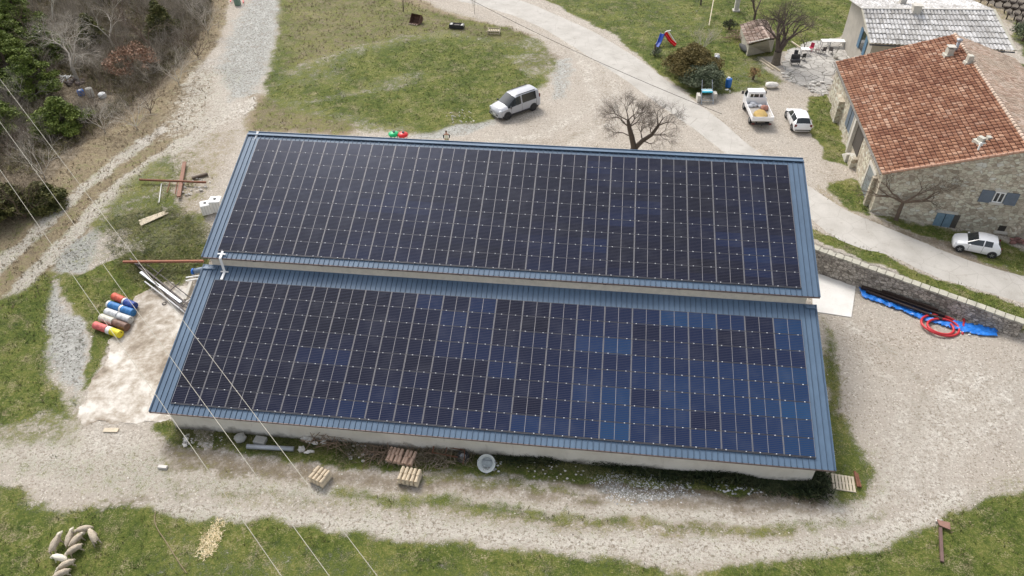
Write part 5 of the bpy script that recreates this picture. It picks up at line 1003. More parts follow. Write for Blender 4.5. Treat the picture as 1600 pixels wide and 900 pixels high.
# ---- sheep
WOOL = NT('wool'); p_ = WOOL.obj(); sx_ = WOOL.n('SeparateXYZ'); WOOL.put(sx_.inputs[0], p_)
c_ = WOOL.ramp(WOOL.math('ADD', WOOL.math('MULTIPLY', WOOL.noise(18, 4, p_), .7), WOOL.math('MULTIPLY', WOOL.noise(3, 3, p_), .3)), [(.3, (.30, .25, .185)), (.5, (.45, .385, .295)), (.7, (.57, .50, .40))]); c_ = WOOL.mix(WOOL.ramp(sx_.outputs[0], [(.40, 0), (.46, 1)]), c_, (.66, .60, .48)); 
WOOL.bump(WOOL.noise(22, 3, p_), .6, .03); WOOLM = WOOL.done(c_, .95, 0, .1)
WOOL2 = M('white_wool', (.72, .67, .55), .95, 0, .12, 4, .4)
FLEECE = bpy.data.textures.new('fleece', 'CLOUDS'); FLEECE.noise_scale = .07
def sheepmesh(name, headz, turn):
    V = []; E = []; Rr = []
    def v(x, y, z, a, b=None, pr=None):
        V.append((x, y, z)); Rr.append((a, b or a)); 
        if pr is not None: E.append((pr, len(V) - 1))
        return len(V) - 1
    pv = v(-.32, 0, .60, .19, .20); m1 = v(-.05, 0, .59, .21, .22, pv); ch = v(.24, 0, .62, .17, .19, m1); nk = v(.42, turn * .06, .66 if headz > .5 else .56, .115, .13, ch); hd_ = v(.57, turn * .15, headz, .09, .105, nk); ms = v(.70, turn * .24, headz - .07, .055, .055, hd_); mz = v(.78, turn * .28, headz - .10, .036, .038, ms)
    for s_ in (-1, 1):
        e0 = v(.545, turn * .15 + s_ * .07, headz + .04, .03, .03, hd_); v(.53, turn * .15 + s_ * .15, headz + .02, .018, .022, e0)
        a = v(-.36, s_ * .13, .42, .085, .09, pv); b_ = v(-.31, s_ * .16, .30, .05, .06, a); c = v(-.44, s_ * .19, .20, .032, .034, b_); d = v(-.42, s_ * .21, .03, .028, .03, c)
        a = v(.28, s_ * .12, .42, .07, .075, ch); b_ = v(.30, s_ * .17, .24, .036, .038, a); v(.34, s_ * .20, .03, .028, .03, b_)
    t1 = v(-.52, 0, .58, .05, .05, pv); v(-.60, 0, .42, .022, .022, t1)
    me = bpy.data.meshes.new(name); me.from_pydata(V, E, []); me.materials.append(WOOLM); me.materials.append(WOOL2); o = bpy.data.objects.new(name, me); col.objects.link(o)
    sk = o.modifiers.new('skin', 'SKIN'); sk.use_smooth_shade = True
    for i, r_ in enumerate(Rr): me.skin_vertices[0].data[i].radius = r_
    me.skin_vertices[0].data[0].use_root = True
    o.modifiers.new('sub', 'SUBSURF').levels = 3; o.modifiers['sub'].render_levels = 3
    dm = o.modifiers.new('fleece', 'DISPLACE'); dm.texture = FLEECE; dm.strength = .055; dm.mid_level = .45; dm.texture_coords = 'LOCAL'; return o
grz = sheepmesh('sheep', .40, .3); grz2 = sheepmesh('sheep', .74, -.4)
def skinlayer_fix(o): o.data.materials.clear()
SHP = [((97, 830), (76, 864), 1, 'grey fleeced sheep facing uphill at the far left of the flock'), ((112, 829), (142, 822), 0, 'sheep at the top of the flock with its white head to the left'), ((138, 822), (150, 848), 0, 'warm tan sheep at the right of the flock'), ((112, 826), (103, 850), 1, 'grey sheep wedged between two others near the top'), ((127, 833), (113, 846), 0, 'small tan sheep in the middle of the curved flock'), ((101, 865), (122, 852), 0, 'round grey sheep in the middle of the line grazing left'), ((77, 866), (103, 873), 2, 'the one white sheep'), ((88, 888), (110, 876), 0, 'sheep just below the white one'), ((78, 903), (104, 890), 0, 'lowest sheep, cut by the bottom edge')]
for i, (h_, t_, kd, lb) in enumerate(SHP):
    H_ = Vector(onz(h_[0], h_[1], .5)); T_ = Vector(onz(t_[0], t_[1], .5)); d = H_ - T_; c = (H_ + T_) / 2; src = grz2 if kd == 1 else grz
    o = src if (i == 0) else (grz if i == 1 else src.copy())
    if o.name not in col.objects: col.objects.link(o)
    c.z = float(hz(c.x, c.y)) - .01; o.location = c - Vector((math.cos(math.atan2(d.y, d.x)), math.sin(math.atan2(d.y, d.x)), 0)) * .08; o.rotation_euler[2] = math.atan2(d.y, d.x)
    sc = min(1.12, max(.82, d.length / 1.42)); o.scale = (sc, sc * .92, sc); tag(o, lb, 'sheep', 'flock of sheep')
    if kd == 2: o.data = o.data.copy(); o.data.materials[0] = WOOL2
# ---- straw-coloured tile stacks, blocks, pipe, rubble by the front wall
TT = M('stacked_tile', (.64, .53, .38), .85, 0, .25, 3, .3, island=True); TP = M('stacked_pink_tile', (.50, .35, .26), .85, 0, .3, 3, .3, island=True)
def tilestack(px, py, rz, label, mat, nx=4, ny=2, layers=3, w=.25, L=.46, messy=0, name='tile_stack'):
    root = empty(name, G(px, py), rz, label, 'tile stack'); R = random.Random(int(px)); mb = MB()
    for k in range(5): mb.box((0, -ny * L / 2 + .08 + k * (ny * L - .16) / 4, .10), (nx * w, .1, .03))
    for x in (-nx * w / 2 + .06, 0, nx * w / 2 - .06): mb.box((x, 0, .045), (.1, ny * L, .08))
    mb.build('pallet', WOOD, root)
    for j in range(ny):
        for i in range(nx):
            b = MB(); h = .12
            for q in range(layers):
                y0 = (j - ny / 2) * L + .01; x = (i + .5 - nx / 2) * w + R.uniform(-.02, .02) * (1 + messy * 3); z = .12 + q * .13; P1, P2 = [], []
                for s_ in range(7):
                    a = PI * s_ / 6; P1.append((x + math.cos(a) * w * .46, y0, z + math.sin(a) * .12)); P2.append((x + math.cos(a) * w * .40, y0 + L - .02, z + math.sin(a) * .10 + R.uniform(-.01, .02)))
                b.add(P1 + P2, [(s_, s_ + 1, 8 + s_, 7 + s_) for s_ in range(6)] + [tuple(range(7)), tuple(range(7, 14))[::-1]])
            b.build('tile_column', mat, root)
    return root
tilestack(502, 750, -.35, 'cream roof tiles on a pallet, the stack farthest left on the track', TT, 4, 2, 4)
tilestack(641, 750, -.1, 'cream roof tiles on a pallet below the pink tile pile', TT, 5, 2, 4)
tilestack(627, 717, -.12, 'pinkish brown roof tiles heaped against the wall weeds', TP, 7, 2, 2, .24, .5, 1)
place(MB().blob((0, 0, .25), (.38, .36, .26), 2, .12), 'stone_block', M('grey_block', (.36, .35, .32), .9, 0, .2, 5, .4), 377, 688, 0, 'squarish grey boulder at the wall left of the pipe', 'stone block')
place(MB().box((0, 0, .2), (.72, .5, .36)), 'concrete_block', M('grey_block', (.36, .35, .32), .9), 408, 692, -.1, 'flat grey concrete slab block behind the metal pipe', 'concrete block', bevel=.03)
a, b = G(387, 700), G(460, 704); tag(MB().tube([(0, 0, .16), tuple(b - a + Vector((0, 0, .16)))], .15, 18).build('metal_pipe', GALV, None, a), 'shiny galvanised duct pipe lying along the front wall', 'pipe')
def heap(name, px, py, n, rad, sz, mat, label, cat, flat=.5, asp=1, rz=0):
    R = random.Random(int(px * 7)); mb = MB()
    for i in range(n):
        a = R.random() * 6.28; d = math.sqrt(R.random()) * rad; s_ = R.uniform(.5, 1.3) * sz; mb.blob((math.cos(a) * d * asp, math.sin(a) * d, .02 + s_ * .3 + (1 - d / rad) * rad * flat * R.random()), (s_, s_ * R.uniform(.5, .9), s_ * .6), 1, .3)
    return place(mb, name, mat, px, py, rz, label, cat)
PLAS = M('broken_plaster', (.60, .57, .52), .9, 0, .25, 4, .3, island=True)
heap('rubble_heap', 487, 692, 26, .9, .2, PLAS, 'heap of broken white plaster left of the branch pile', 'rubble')
heap('rubble_heap', 292, 690, 14, .5, .13, PLAS, 'small scatter of pale rubble near the left front corner', 'rubble', .3, .6)
heap('rubble_heap', 763, 728, 40, .65, .08, WST, 'white chippings spilled below the basin', 'rubble', .2, 1.3)
heap('rubble_heap', 565, 706, 20, .8, .12, PLAS, 'pale rubble between the branches and the pink tiles', 'rubble', .3)
heap('rubble_heap', 690, 712, 40, 1.0, .09, M('brown_rubble', (.26, .20, .15), .9, 0, .3, 4, .3, island=True), 'brown broken tile rubble beside the trailer frame', 'rubble', .25, 1.2)
heap('rubble_heap', 722, 182, 30, 1.6, .09, PLAS, 'loose pale stones on the gravel left of the people carrier', 'rubble', .1)
def sticks(px, py, n, L, r, mat, label, spread=1.0, rad=.8, name='branch_pile', z=.5, cat='branches'):
    R = random.Random(int(px) * 3 + n); mb = MB()
    for i in range(n):
        a = R.uniform(0, 6.28) if spread >= 1 else R.gauss(0, spread); l = L * R.uniform(.4, 1); c = Vector((R.gauss(0, rad * .5), R.gauss(0, rad * .35), R.random() * z)); d = Vector((math.cos(a), math.sin(a), R.uniform(-.35, .35))) * l / 2; c.z = max(c.z, abs(d.z)); mb.tube([c - d, c + Vector((R.uniform(-.08, .08), R.uniform(-.08, .08), .03)), c + d], [r, r * .8, r * .4], 5)
    return place(mb, name, mat, px, py, 0, label, cat)
sticks(515, 690, 70, 1.6, .022, M('dead_branch', (.27, .19, .13), .9, 0, .3, 3, .2, island=True), 'tangled pile of dead branches against the front wall', 1, 1.3, z=.8)
sticks(660, 700, 60, 1.3, .012, M('dead_branch', (.27, .19, .13), .9), 'thin dead brush behind the pink tile pile', 1, 1.6)
sticks(205, 335, 0, 1, .02, WOOD, 'x', 1) if False else None
sticks(590, 712, 60, 1.3, .02, M('dead_branch', (.27, .19, .13), .9), 'brown sticks and brush between the branch pile and the pink tiles', 1, 1.0, z=.4)
sticks(680, 716, 46, 1.1, .025, M('grey_timber', (.30, .245, .18), .9, 0, .3, 3, .2, island=True), 'broken grey timber and tile bits in front of the rusty rack', 1, 1.3, z=.25, name='timber_heap', cat='timber')
heap('rubble_heap', 860, 736, 36, .9, .07, PLAS, 'pale stones in the weeds right of the basin', 'rubble', .1, 2.2); heap('rubble_heap', 325, 690, 30, .5, .06, PLAS, 'white stones scattered in the weeds near the left corner', 'rubble', .1, 2.4)
heap('rubble_heap', 1150, 762, 60, .5, .08, WST, 'grey white stones right of the crushed stone bed', 'rubble', .1, 3.0)
# trailer frame, tyre, basin
mb = MB(); mb.bar((-.9, 0, .5), (.9, 0, .42), .06).bar((-.9, .0, .5), (-.9, -.5, .38), .06).bar((-.1, .0, .5), (-.1, -.5, .3), .05).bar((-.9, -.5, .36), (.7, -.5, .3), .06); mb.tube([(.7, 0, .45), (1.0, -.1, .55), (1.1, -.5, .4), (1.05, -.8, .1)], .035, 6); mb.tube([(-.9, 0, .5), (-.95, .05, .75)], .03, 6)
place(mb, 'metal_rack', RUST, 702, 706, -.08, 'rusty bent metal frame leaning by the spare tyre', 'rack')
ty = empty('tyre', GV(724, 716, .12), 0, 'worn black tyre with its wheel lying by the wall', 'tyre'); ty.rotation_euler = (.5, 0, 0)
MB().lathe([(.2, -.1), (.36, -.11), (.39, -.06), (.39, .06), (.36, .11), (.2, .1)], (0, 0, .15), 24).build('tread', RUB, ty); MB().lathe([(0, -.02), (.1, 0), (.1, .05), (.2, .0), (.21, .1)], (0, 0, .15), 18).build('rim', RIM, ty)
bs = empty('basin', G(762, 722), 0, 'large round white basin tilted on its stand against the wall', 'basin'); bs.rotation_euler = (.75, 0, 0)
MB().lathe([(0, .02), (.25, .02), (.38, .30), (.52, .55), (.55, .56), (.48, .50), (.35, .22), (0, .12)], (0, 0, .1), 28).build('bowl', M('enamel', (.62, .65, .63), .45, 0, .15), bs)
MB().lathe([(0, 0), (.32, 0)], (0, 0, .33), 24).build('lining', M('grey_film', (.33, .36, .36), .5, 0, .3), bs); MB().bar((-.5, .15, .3), (.5, .15, .3), .06).bar((-.5, .15, .3), (-.5, .15, .9), .06).bar((.5, .15, .3), (.5, .15, .9), .05).build('stand', GALV, bs)
# pallet at the right front corner, post in the field
pl = empty('pallet', GV(1316, 756, .0), -.05, 'pale timber pallet lying at the right front corner of the barn', 'pallet'); pl.rotation_euler = (.12, .05, -.05); mb = MB()
for i in range(7): mb.box((-.55 + i * .19, 0, .14), (.14, 1.0, .022))
mb.build('deck_board', PALEW, pl); mb = MB()
for y in (-.45, 0, .45): mb.box((0, y, .075), (1.3, .1, .1))
mb.build('bearer', WOOD, pl); place(MB().bar((0, -.5, .2), (.05, .55, .2), .12, .1).bar((.18, -.45, .1), (.2, .5, .1), .1), 'timber_beam', RUST, 1336, 752, 0, 'short brown timber beam lying against the pallet', 'timber')
p0, p1 = G(1471, 879), G(1468, 826); d = p1 - p0
pst = empty('steel_marker', p0, 0, 'rusty steel bar with a flat plate head lying on the grass', 'steel bar'); MB().bar((0, 0, .08), tuple(d + Vector((0, 0, .10))), .16, .12).build('bar', M('steel_brown', (.16, .10, .085), .7, .2, .3), pst)
hp = [G(*q) - p0 for q in ((1462, 815), (1482, 820), (1483, 831), (1466, 824))]; MB().prism([(v_.x, v_.y) for v_ in hp], .16, .22).build('plate', M('plate_rust', (.27, .15, .115), .8, .1, .3), pst)
heap('stone_block', 1466, 816, 4, .25, .12, PLAS, 'few pale stones at the head of the steel bar', 'stones')
# ---- left side junk
tk0 = G(329, 334)
def ibc(px, py, rz, label, w=.85, h=.95):
    r_ = empty('water_tank', G(px, py), rz, label, 'tank', 'white plastic tanks'); mb = MB(); mb.box((0, 0, h / 2), (w, w, h)); o = mb.build('shell', WHT, r_, bevel=.08); MB().cyl((0, 0, h), (0, 0, h + .06), .12, 14).build('cap', BLKP, r_)
    mb = MB()
    for i in range(4): mb.box((-w / 2 + w * (i + .5) / 4, -w / 2 - .012, h / 2), (.05, .02, h * .8))
    mb.build('rib', M('tank_rib', (.6, .6, .58), .5), r_)
ibc(325, 332, .5, 'white plastic tank standing farther from the roof edge'); ibc(341, 328, .2, 'white plastic tank half hidden by the blue roof edge', .95, 1.1)
def beam(name, a, b, w, mat, label, za=.15, zb=.15, cat='beam', h=None, group=None):
    A, B = G(*a), G(*b); B = B - A; return tag(MB().bar((0, 0, za), (B.x, B.y, B.z + zb), w, h).build(name, mat, None, A), label, cat, group)
beam('steel_beam', (220, 286), (324, 291), .14, RUST, 'long rusty steel beam lying across the gravel', .35, .4); beam('steel_beam', (290, 258), (281, 312), .3, M('rust_light', (.27, .15, .105), .85, .1, .35), 'rusty channel lying crosswise on the long beam', .3, .3, h=.16)
beam('steel_beam', (262, 304), (268, 287), .06, RUST, 'thin rusty rung left of the crosswise channel', .2, .3); beam('steel_beam', (275, 306), (279, 288), .06, RUST, 'thin rusty rung right beside the crosswise channel', .2, .3)
beam('log', (301, 281), (325, 274), .22, M('dark_log', (.11, .085, .065), .9, 0, .3), 'dark fallen log right of the rusty beams', .15, .15, 'log'); heap('rubble_heap', 305, 292, 30, 1.4, .12, PLAS, 'stones around the rusty beams near the roof', 'rubble', .1)
beam('white_pole', (249, 318), (253, 288), .07, M('pole_white', (.6, .6, .55), .7), 'thin pale pole left of the rusty beams', .1, .1, 'pole')
mb = MB(); R = random.Random(8); A, B = G(218, 350), G(262, 333); d = B - A; nrm_ = Vector((-d.y, d.x, 0)).normalized()
for i in range(7): o1 = nrm_ * (i - 3) * .13; mb.bar(o1 + Vector((0, 0, .08 + .02 * (i % 3))) + d * R.uniform(0, .06), o1 * .5 + d * R.uniform(.85, 1.02) + Vector((0, 0, .12)), .13, .05)
tag(mb.build('plank_stack', PALEW, None, A), 'bundle of split pale timber planks on the weeds', 'planks')
beam('steel_beam', (196, 417), (322, 419), .16, M('rust_red', (.30, .12, .07), .8, .1, .3), 'red brown steel beam running out from under the roof edge', .5, .7)
for a, b, w, lb, mt in (((205, 408), (300, 500), .12, 'dark steel frame rail nearest the concrete yard', DSTEEL), ((215, 414), (306, 490), .12, 'dark steel frame rail on the slope side', DSTEEL), ((222, 430), (285, 478), .20, 'pale steel channel inside the dark frame', GALV), ((232, 418), (310, 478), .06, 'thin black rod across the steel frames', DSTEEL), ((228, 444), (300, 500), .1, 'grey rail lying at the yard edge', M('grey_rail', (.32, .32, .33), .6, .3))):
    beam('scrap_rail', a, b, w, mt, lb, .25, .3, 'scrap steel')
for a, b in (((240, 438), (256, 424)), ((262, 462), (282, 446)), ((284, 484), (304, 470)), ((268, 487), (310, 487))): pass
mb = MB(); A = G(262, 462)
for a, b in (((240, 442), (258, 424)), ((262, 464), (284, 446)), ((282, 488), (304, 470)), ((276, 478), (312, 494))): q1, q2 = G(*a) - A, G(*b) - A; mb.bar(q1 + Vector((0, 0, .32)), q2 + Vector((0, 0, .36)), .05)
tag(mb.build('scrap_braces', DSTEEL, None, A), 'black cross braces lying over the steel rails', 'scrap steel')
a, b = G(306, 432), G(325, 428); o = empty('drain_pipe', a, 0, 'grey blue plastic drain pipe with bright blue cap', 'pipe'); d = b - a; MB().tube([(0, 0, .5), (d.x, d.y, d.z + .5)], .22, 14).build('pipe_body', M('pvc_grey', (.16, .21, .28), .5), o); MB().tube([(-.12, 0, .5), (.02, 0, .5)], .25, 14).build('end_cap', M('cap_blue', (.02, .14, .52), .4), o)
beam('white_pipe', (293, 440), (318, 437), .07, WHT, 'upper one of two thin white pipes below the blue cap', .4, .45, 'pipe'); beam('white_pipe', (293, 445), (316, 442), .07, WHT, 'lower one of two thin white pipes below the blue cap', .4, .45, 'pipe'); beam('post', (290, 470), (301, 445), .22, TRIM, 'pale concrete post lying beside the roof edge', .1, .3, 'post')
heap('rubble_heap', 302, 474, 10, .5, .14, PLAS, 'pale stones under the steel frames at the roof edge', 'rubble'); 
q = G(257, 475); tag(MB().lathe([(.16, 0), (.16, .03), (.11, .03), (.11, -.01), (0, -.01)], (0, 0, 0), 18).build('drain_ring', DSTEEL, None, (q.x, q.y, q.z + .035)), 'small round black drain hole in the stained yard', 'drain')
# ---- right yard: tarp, beams, hose
TARP = M('blue_tarp', (.02, .19, .66), .35, 0, .55, 3.5, .6)
Pt = polyw([(1337, 446), (1362, 450), (1430, 478), (1480, 502), (1530, 508), (1556, 516), (1560, 527), (1540, 528), (1500, 520), (1440, 502), (1400, 486), (1345, 466)]); xs = np.arange(Pt[:, 0].min(), Pt[:, 0].max(), .13); ys = np.arange(Pt[:, 1].min(), Pt[:, 1].max(), .13); Xt, Yt = np.meshgrid(xs, ys); sd_ = sdist(Xt + .1 * nz2(Xt, Yt, 4, 91), Yt + .1 * nz2(Xt, Yt, 4, 92), Pt); Zt = hz(Xt, Yt + 0) * 1.0 + .05 + .20 * np.abs(nz2(Xt, Yt, 4.0, 93)) + .14 * np.abs(nz2(Xt, Yt, 10, 94)); id_ = np.arange(Xt.size).reshape(Xt.shape); kk = sd_ > 0; k4 = kk[:-1, :-1] & kk[:-1, 1:] & kk[1:, 1:] & kk[1:, :-1]; Ft = np.stack([id_[:-1, :-1], id_[:-1, 1:], id_[1:, 1:], id_[1:, :-1]], -1)[k4]
tp_ = tris('tarpaulin', np.stack([Xt.ravel(), Yt.ravel(), Zt.ravel()], 1), Ft, TARP); tag(tp_, 'crumpled bright blue tarpaulin along the retaining wall', 'tarpaulin'); tp_.modifiers.new('s', 'SOLIDIFY').thickness = .01
for a, b, w, h, lb, z in (((1345, 452), (1475, 497), .30, .22, 'dark steel girder lying on the tarpaulin, wall side', .25), ((1352, 459), (1470, 503), .16, .16, 'thin dark steel girder on the tarpaulin, yard side', .25), ((1375, 462), (1462, 492), .12, .3, 'short dark girder on top of the steel bundle', .42)):
    beam('steel_girder', a, b, w, M('girder', (.045, .03, .025), .6, .3, .4), lb, z, z, 'girder', h)
hc = G(1469, 513); pts = []
for i in range(100):
    a = i / 100 * 4.4 * PI - .6; r_ = 1.55 - .75 * i / 100 + .06 * math.sin(a * 1.3); pts.append((math.cos(a) * r_ * .95, math.sin(a) * r_ * .80 + .1 * math.sin(a * .5), .12 + .14 * (i / 100) + .03 * math.sin(a * 2)))
e1 = G(1438, 490) - hc; e2 = G(1440, 478) - hc; 
pre = [Vector((e2.x, e2.y, .35)), Vector((e2.x + 1.4, e2.y - .25, .4)), Vector((e2.x + 2.6, e2.y - .9, .3))]
post_ = [Vector((pts[-1][0] * .9, pts[-1][1] + .1, .3))]
hose = smooth([*pre, *[Vector(p) for p in pts[::2]]], 2)
tag(MB().tube(hose, .085, 10).build('hose_coil', M('red_conduit', (.52, .028, .035), .4, 0, .12), None, hc), 'coiled thick red conduit on the yard beside the tarpaulin', 'hose')
heap('litter', 1520, 514, 22, .8, .07, WHT, 'white scraps scattered over the blue tarpaulin', 'scraps', .1, 1.5)
heap('brick_heap', 1594, 380, 14, .7, .22, M('brick_red', (.20, .10, .085), .85, 0, .3, 4, .3, island=True), 'dark red brick heap behind the white city car', 'bricks'); place(MB().blob((0, 0, .4), (.5, .5, .55), 2, .2), 'boulder', STONE, 1580, 368, 0, 'grey boulder at the wall foot behind the white city car', 'boulder')
# ---- back meadow
bk_ = empty('excavator_bucket', G(650, 36), -.35, 'rusty toothed excavator bucket lying in the meadow', 'bucket'); mb = MB(); W_ = 1.35; prof = [(.55, .15), (.5, .0), (.15, -.0), (-.3, .05), (-.55, .3), (-.6, .65), (-.45, .95)]
prof = [(-.55, .02), (.15, .0), (.5, .18), (.62, .5), (.5, .85), (.2, 1.05)]
for (y0, z0), (y1, z1) in zip(prof, prof[1:]): mb.bar((0, y0, z0), (0, y1, z1), W_, .04, up=(1, 0, 0)) if False else mb.add([(-W_ / 2, y0, z0), (W_ / 2, y0, z0), (W_ / 2, y1, z1), (-W_ / 2, y1, z1), (-W_ / 2, y0, z0 + .05), (W_ / 2, y0, z0 + .05), (W_ / 2, y1 - .05, z1 + .02), (-W_ / 2, y1 - .05, z1 + .02)], [(0, 3, 2, 1), (4, 5, 6, 7), (0, 1, 5, 4), (2, 3, 7, 6)])
for x in (-W_ / 2, W_ / 2): n_ = len(prof); mb.add([(x - .025, y, z) for y, z in prof] + [(x + .025, y, z) for y, z in prof], [tuple(range(n_)), tuple(range(n_, 2 * n_))[::-1]] + [(i, (i + 1) % n_, n_ + (i + 1) % n_, n_ + i) for i in range(n_)])
mb.build('shell', M('bucket_rust', (.13, .07, .05), .8, .2, .4), bk_)
for i in range(4): MB().bar((-.5 + i * .33, -.5, .04), (-.5 + i * .33, -.85, .06), .12, .07).build('tooth', M('tooth_steel', (.3, .25, .2), .6, .3), bk_)
tr_ = empty('feed_trough', G(714, 44), -.12, 'black open trough with pale ends in the meadow', 'trough'); mb = MB(); mb.box((0, 0, .1), (1.7, .7, .06)); [mb.box((0, s_ * .36, .3), (1.7, .05, .45)) for s_ in (-1, 1)]; [mb.box((s_ * .86, 0, .3), (.05, .74, .45)) for s_ in (-1, 1)]; mb.build('tub', M('black_tub', (.025, .025, .028), .6), tr_)
for s_ in (-1, 1): MB().box((s_ * .72, .02, .42), (.34, .6, .16)).build('end_panel', M('pale_panel', (.48, .47, .44), .7), tr_)
MB().bar((-.35, 0, .42), (.35, 0, .42), .5, .03).build('divider', DSTEEL, tr_)
cr_ = empty('wooden_crate', G(772, 52), .02, 'pale slatted crate in the meadow near the road', 'crate'); mb = MB()
for s_ in (-1, 1): mb.box((0, s_ * .5, .42), (1.4, .06, .1)).box((s_ * .7, 0, .42), (.06, 1.06, .1)).box((0, s_ * .5, .15), (1.4, .06, .1)).box((s_ * .7, 0, .15), (.06, 1.06, .1))
for x in (-.68, .68):
    for y in (-.48, .48): mb.box((x, y, .24), (.08, .08, .48))
mb.build('frame', WOOD, cr_); mb = MB()
for i in range(6): mb.box((-.56 + i * .22, 0, .33), (.12, .94, .03))
mb.build('slat', PALEW, cr_)
def reel(px, py, colr, label, nm):
    r_ = empty('feeder_bowl', G(px, py + 6), 0, label, 'feeder', 'plastic feeders behind the ridge'); m_ = M('plastic_' + nm, colr, .35, 0, .1); MB().lathe([(0, .3), (.2, .34), (.42, .36), (.5, .45), (.48, .56), (.34, .66), (.14, .72), (0, .72)], (0, 0, .1), 24).build('shell', m_, r_); MB().cyl((.05, 0, .8), (.05, 0, .9), .13, 12).build('lid', BLKP, r_)
    mb = MB(); [mb.bar((math.cos(a) * .3, math.sin(a) * .3, 0), (math.cos(a) * .4, math.sin(a) * .4, .46), .05) for a in (0.4, 1.6, 2.7, 3.8, 5.2)]; mb.build('leg', m_ if nm == 'red' else DSTEEL, r_)
reel(616, 212, (.0, .42, .14), 'green round feeder just behind the ridge', 'green'); reel(630.5, 213, (.62, .015, .02), 'red round feeder just behind the ridge', 'red')
for k, (px, py, cc_) in enumerate(((361, 6, 'red'), (381, 8, 'red'))): beam('barrier_post', (px, py), (px + (3 if k == 0 else -1), py - 9), .12, M('plastic_red', (.62, .015, .02), .35), 'red tube %s at the top of the rubble track' % ('left of the green bin' if k == 0 else 'right of the green bin'), .3, .5, 'post')
place(MB().box((0, 0, .5), (.7, .6, 1.0)), 'green_bin', M('bin_green', (.16, .25, .19), .6), 372, 8, 0, 'grey green bin between two red tubes', 'bin', bevel=.05)
# ---- person (installer) behind the ridge
def skinfig(name, V, E, Rr, mat, parent, root_i=0, sub=2):
    me = bpy.data.meshes.new(name); me.from_pydata(V, E, []); me.materials.append(mat); o = bpy.data.objects.new(name, me); col.objects.link(o); o.parent = parent; s_ = o.modifiers.new('skin', 'SKIN'); s_.use_smooth_shade = True
    for i, r_ in enumerate(Rr): me.skin_vertices[0].data[i].radius = (r_, r_) if not isinstance(r_, tuple) else r_
    me.skin_vertices[0].data[root_i].use_root = True; m_ = o.modifiers.new('sub', 'SUBSURF'); m_.levels = sub; m_.render_levels = sub; return o
pr = empty('person', G(699, 231), -PI / 2 + .2, 'person in a white vest and dark sleeves standing behind the ridge', 'person'); SKIN = M('skin', (.45, .27, .19), .6, 0, .08)
# facing +x in local space, arms held forward
bodyV = [(0, 0, .95), (0, 0, 1.15), (0, 0, 1.38), (0, 0, 1.50), (.03, 0, 1.64), (.04, 0, 1.74)]; bodyE = [(0, 1), (1, 2), (2, 3), (3, 4), (4, 5)]; bodyR = [(.15, .12), (.14, .11), (.16, .11), .055, (.078, .098), (.07, .075)]
for s_ in (-1, 1):
    b0 = len(bodyV); bodyV += [(0, s_ * .19, 1.42), (-.02, s_ * .27, 1.17), (.20, s_ * .20, 1.06), (.28, s_ * .17, 1.06)]; bodyE += [(2, b0), (b0, b0 + 1), (b0 + 1, b0 + 2), (b0 + 2, b0 + 3)]; bodyR += [.055, .043, .03, .032]
    for q in range(5):                                    # four fingers and a thumb
        f0 = len(bodyV); an = -.5 + q * .25 if q < 4 else 1.2; bodyV += [(.35, s_ * (.17 - .012 * (q - 1.5)) if q < 4 else s_ * .12, 1.05), (.39, s_ * (.165 - .016 * (q - 1.5)) if q < 4 else s_ * .10, 1.02)]; bodyE += [(b0 + 3, f0), (f0, f0 + 1)]; bodyR += [.011, .008]
    l0 = len(bodyV); bodyV += [(0, s_ * .10, .88), (.02, s_ * .11, .50), (-.02, s_ * .12, .10), (.10, s_ * .13, .04)]; bodyE += [(0, l0), (l0, l0 + 1), (l0 + 1, l0 + 2), (l0 + 2, l0 + 3)]; bodyR += [.085, .06, .045, .04]
skinfig('body', bodyV, bodyE, bodyR, SKIN, pr)
MB().blob((.12, 0, 1.64), (.025, .018, .025), 1, 0).build('nose', SKIN, pr); MB().blob((.10, .035, 1.67), (.012, .012, .01), 1, 0).blob((.10, -.035, 1.67), (.012, .012, .01), 1, 0).build('eyes', DSTEEL, pr)
MB().blob((.015, 0, 1.71), (.11, .09, .09), 2, .05, smooth=True).build('hair', M('hair', (.075, .03, .02), .8), pr)
skinfig('vest', [(0, 0, .90), (0, 0, 1.15), (0, 0, 1.36), (0, .16, 1.42), (0, -.16, 1.42), (.01, 0, 1.47)], [(0, 1), (1, 2), (2, 3), (2, 4), (2, 5)], [(.18, .145), (.17, .14), (.19, .14), .09, .09, .085], M('vest_white', (.68, .70, .56), .8), pr)
for s_ in (-1, 1): skinfig('sleeve', [(0, s_ * .22, 1.40), (-.02, s_ * .285, 1.17), (.16, s_ * .22, 1.07)], [(0, 1), (1, 2)], [.072, .062, .05], M('sleeve_dark', (.03, .035, .04), .85), pr); MB().blob((.06, s_ * .13, .05), (.14, .055, .055), 2, 0, smooth=True).build('shoe', BLKP, pr)
skinfig('trousers', [(0, 0, .95), (0, .1, .85), (.02, .11, .48), (-.02, .12, .12), (0, -.1, .85), (.02, -.11, .48), (-.02, -.12, .12)], [(0, 1), (1, 2), (2, 3), (0, 4), (4, 5), (5, 6)], [(.16, .13), .105, .08, .07, .105, .08, .07], M('trousers_pale', (.34, .40, .28), .85), pr)
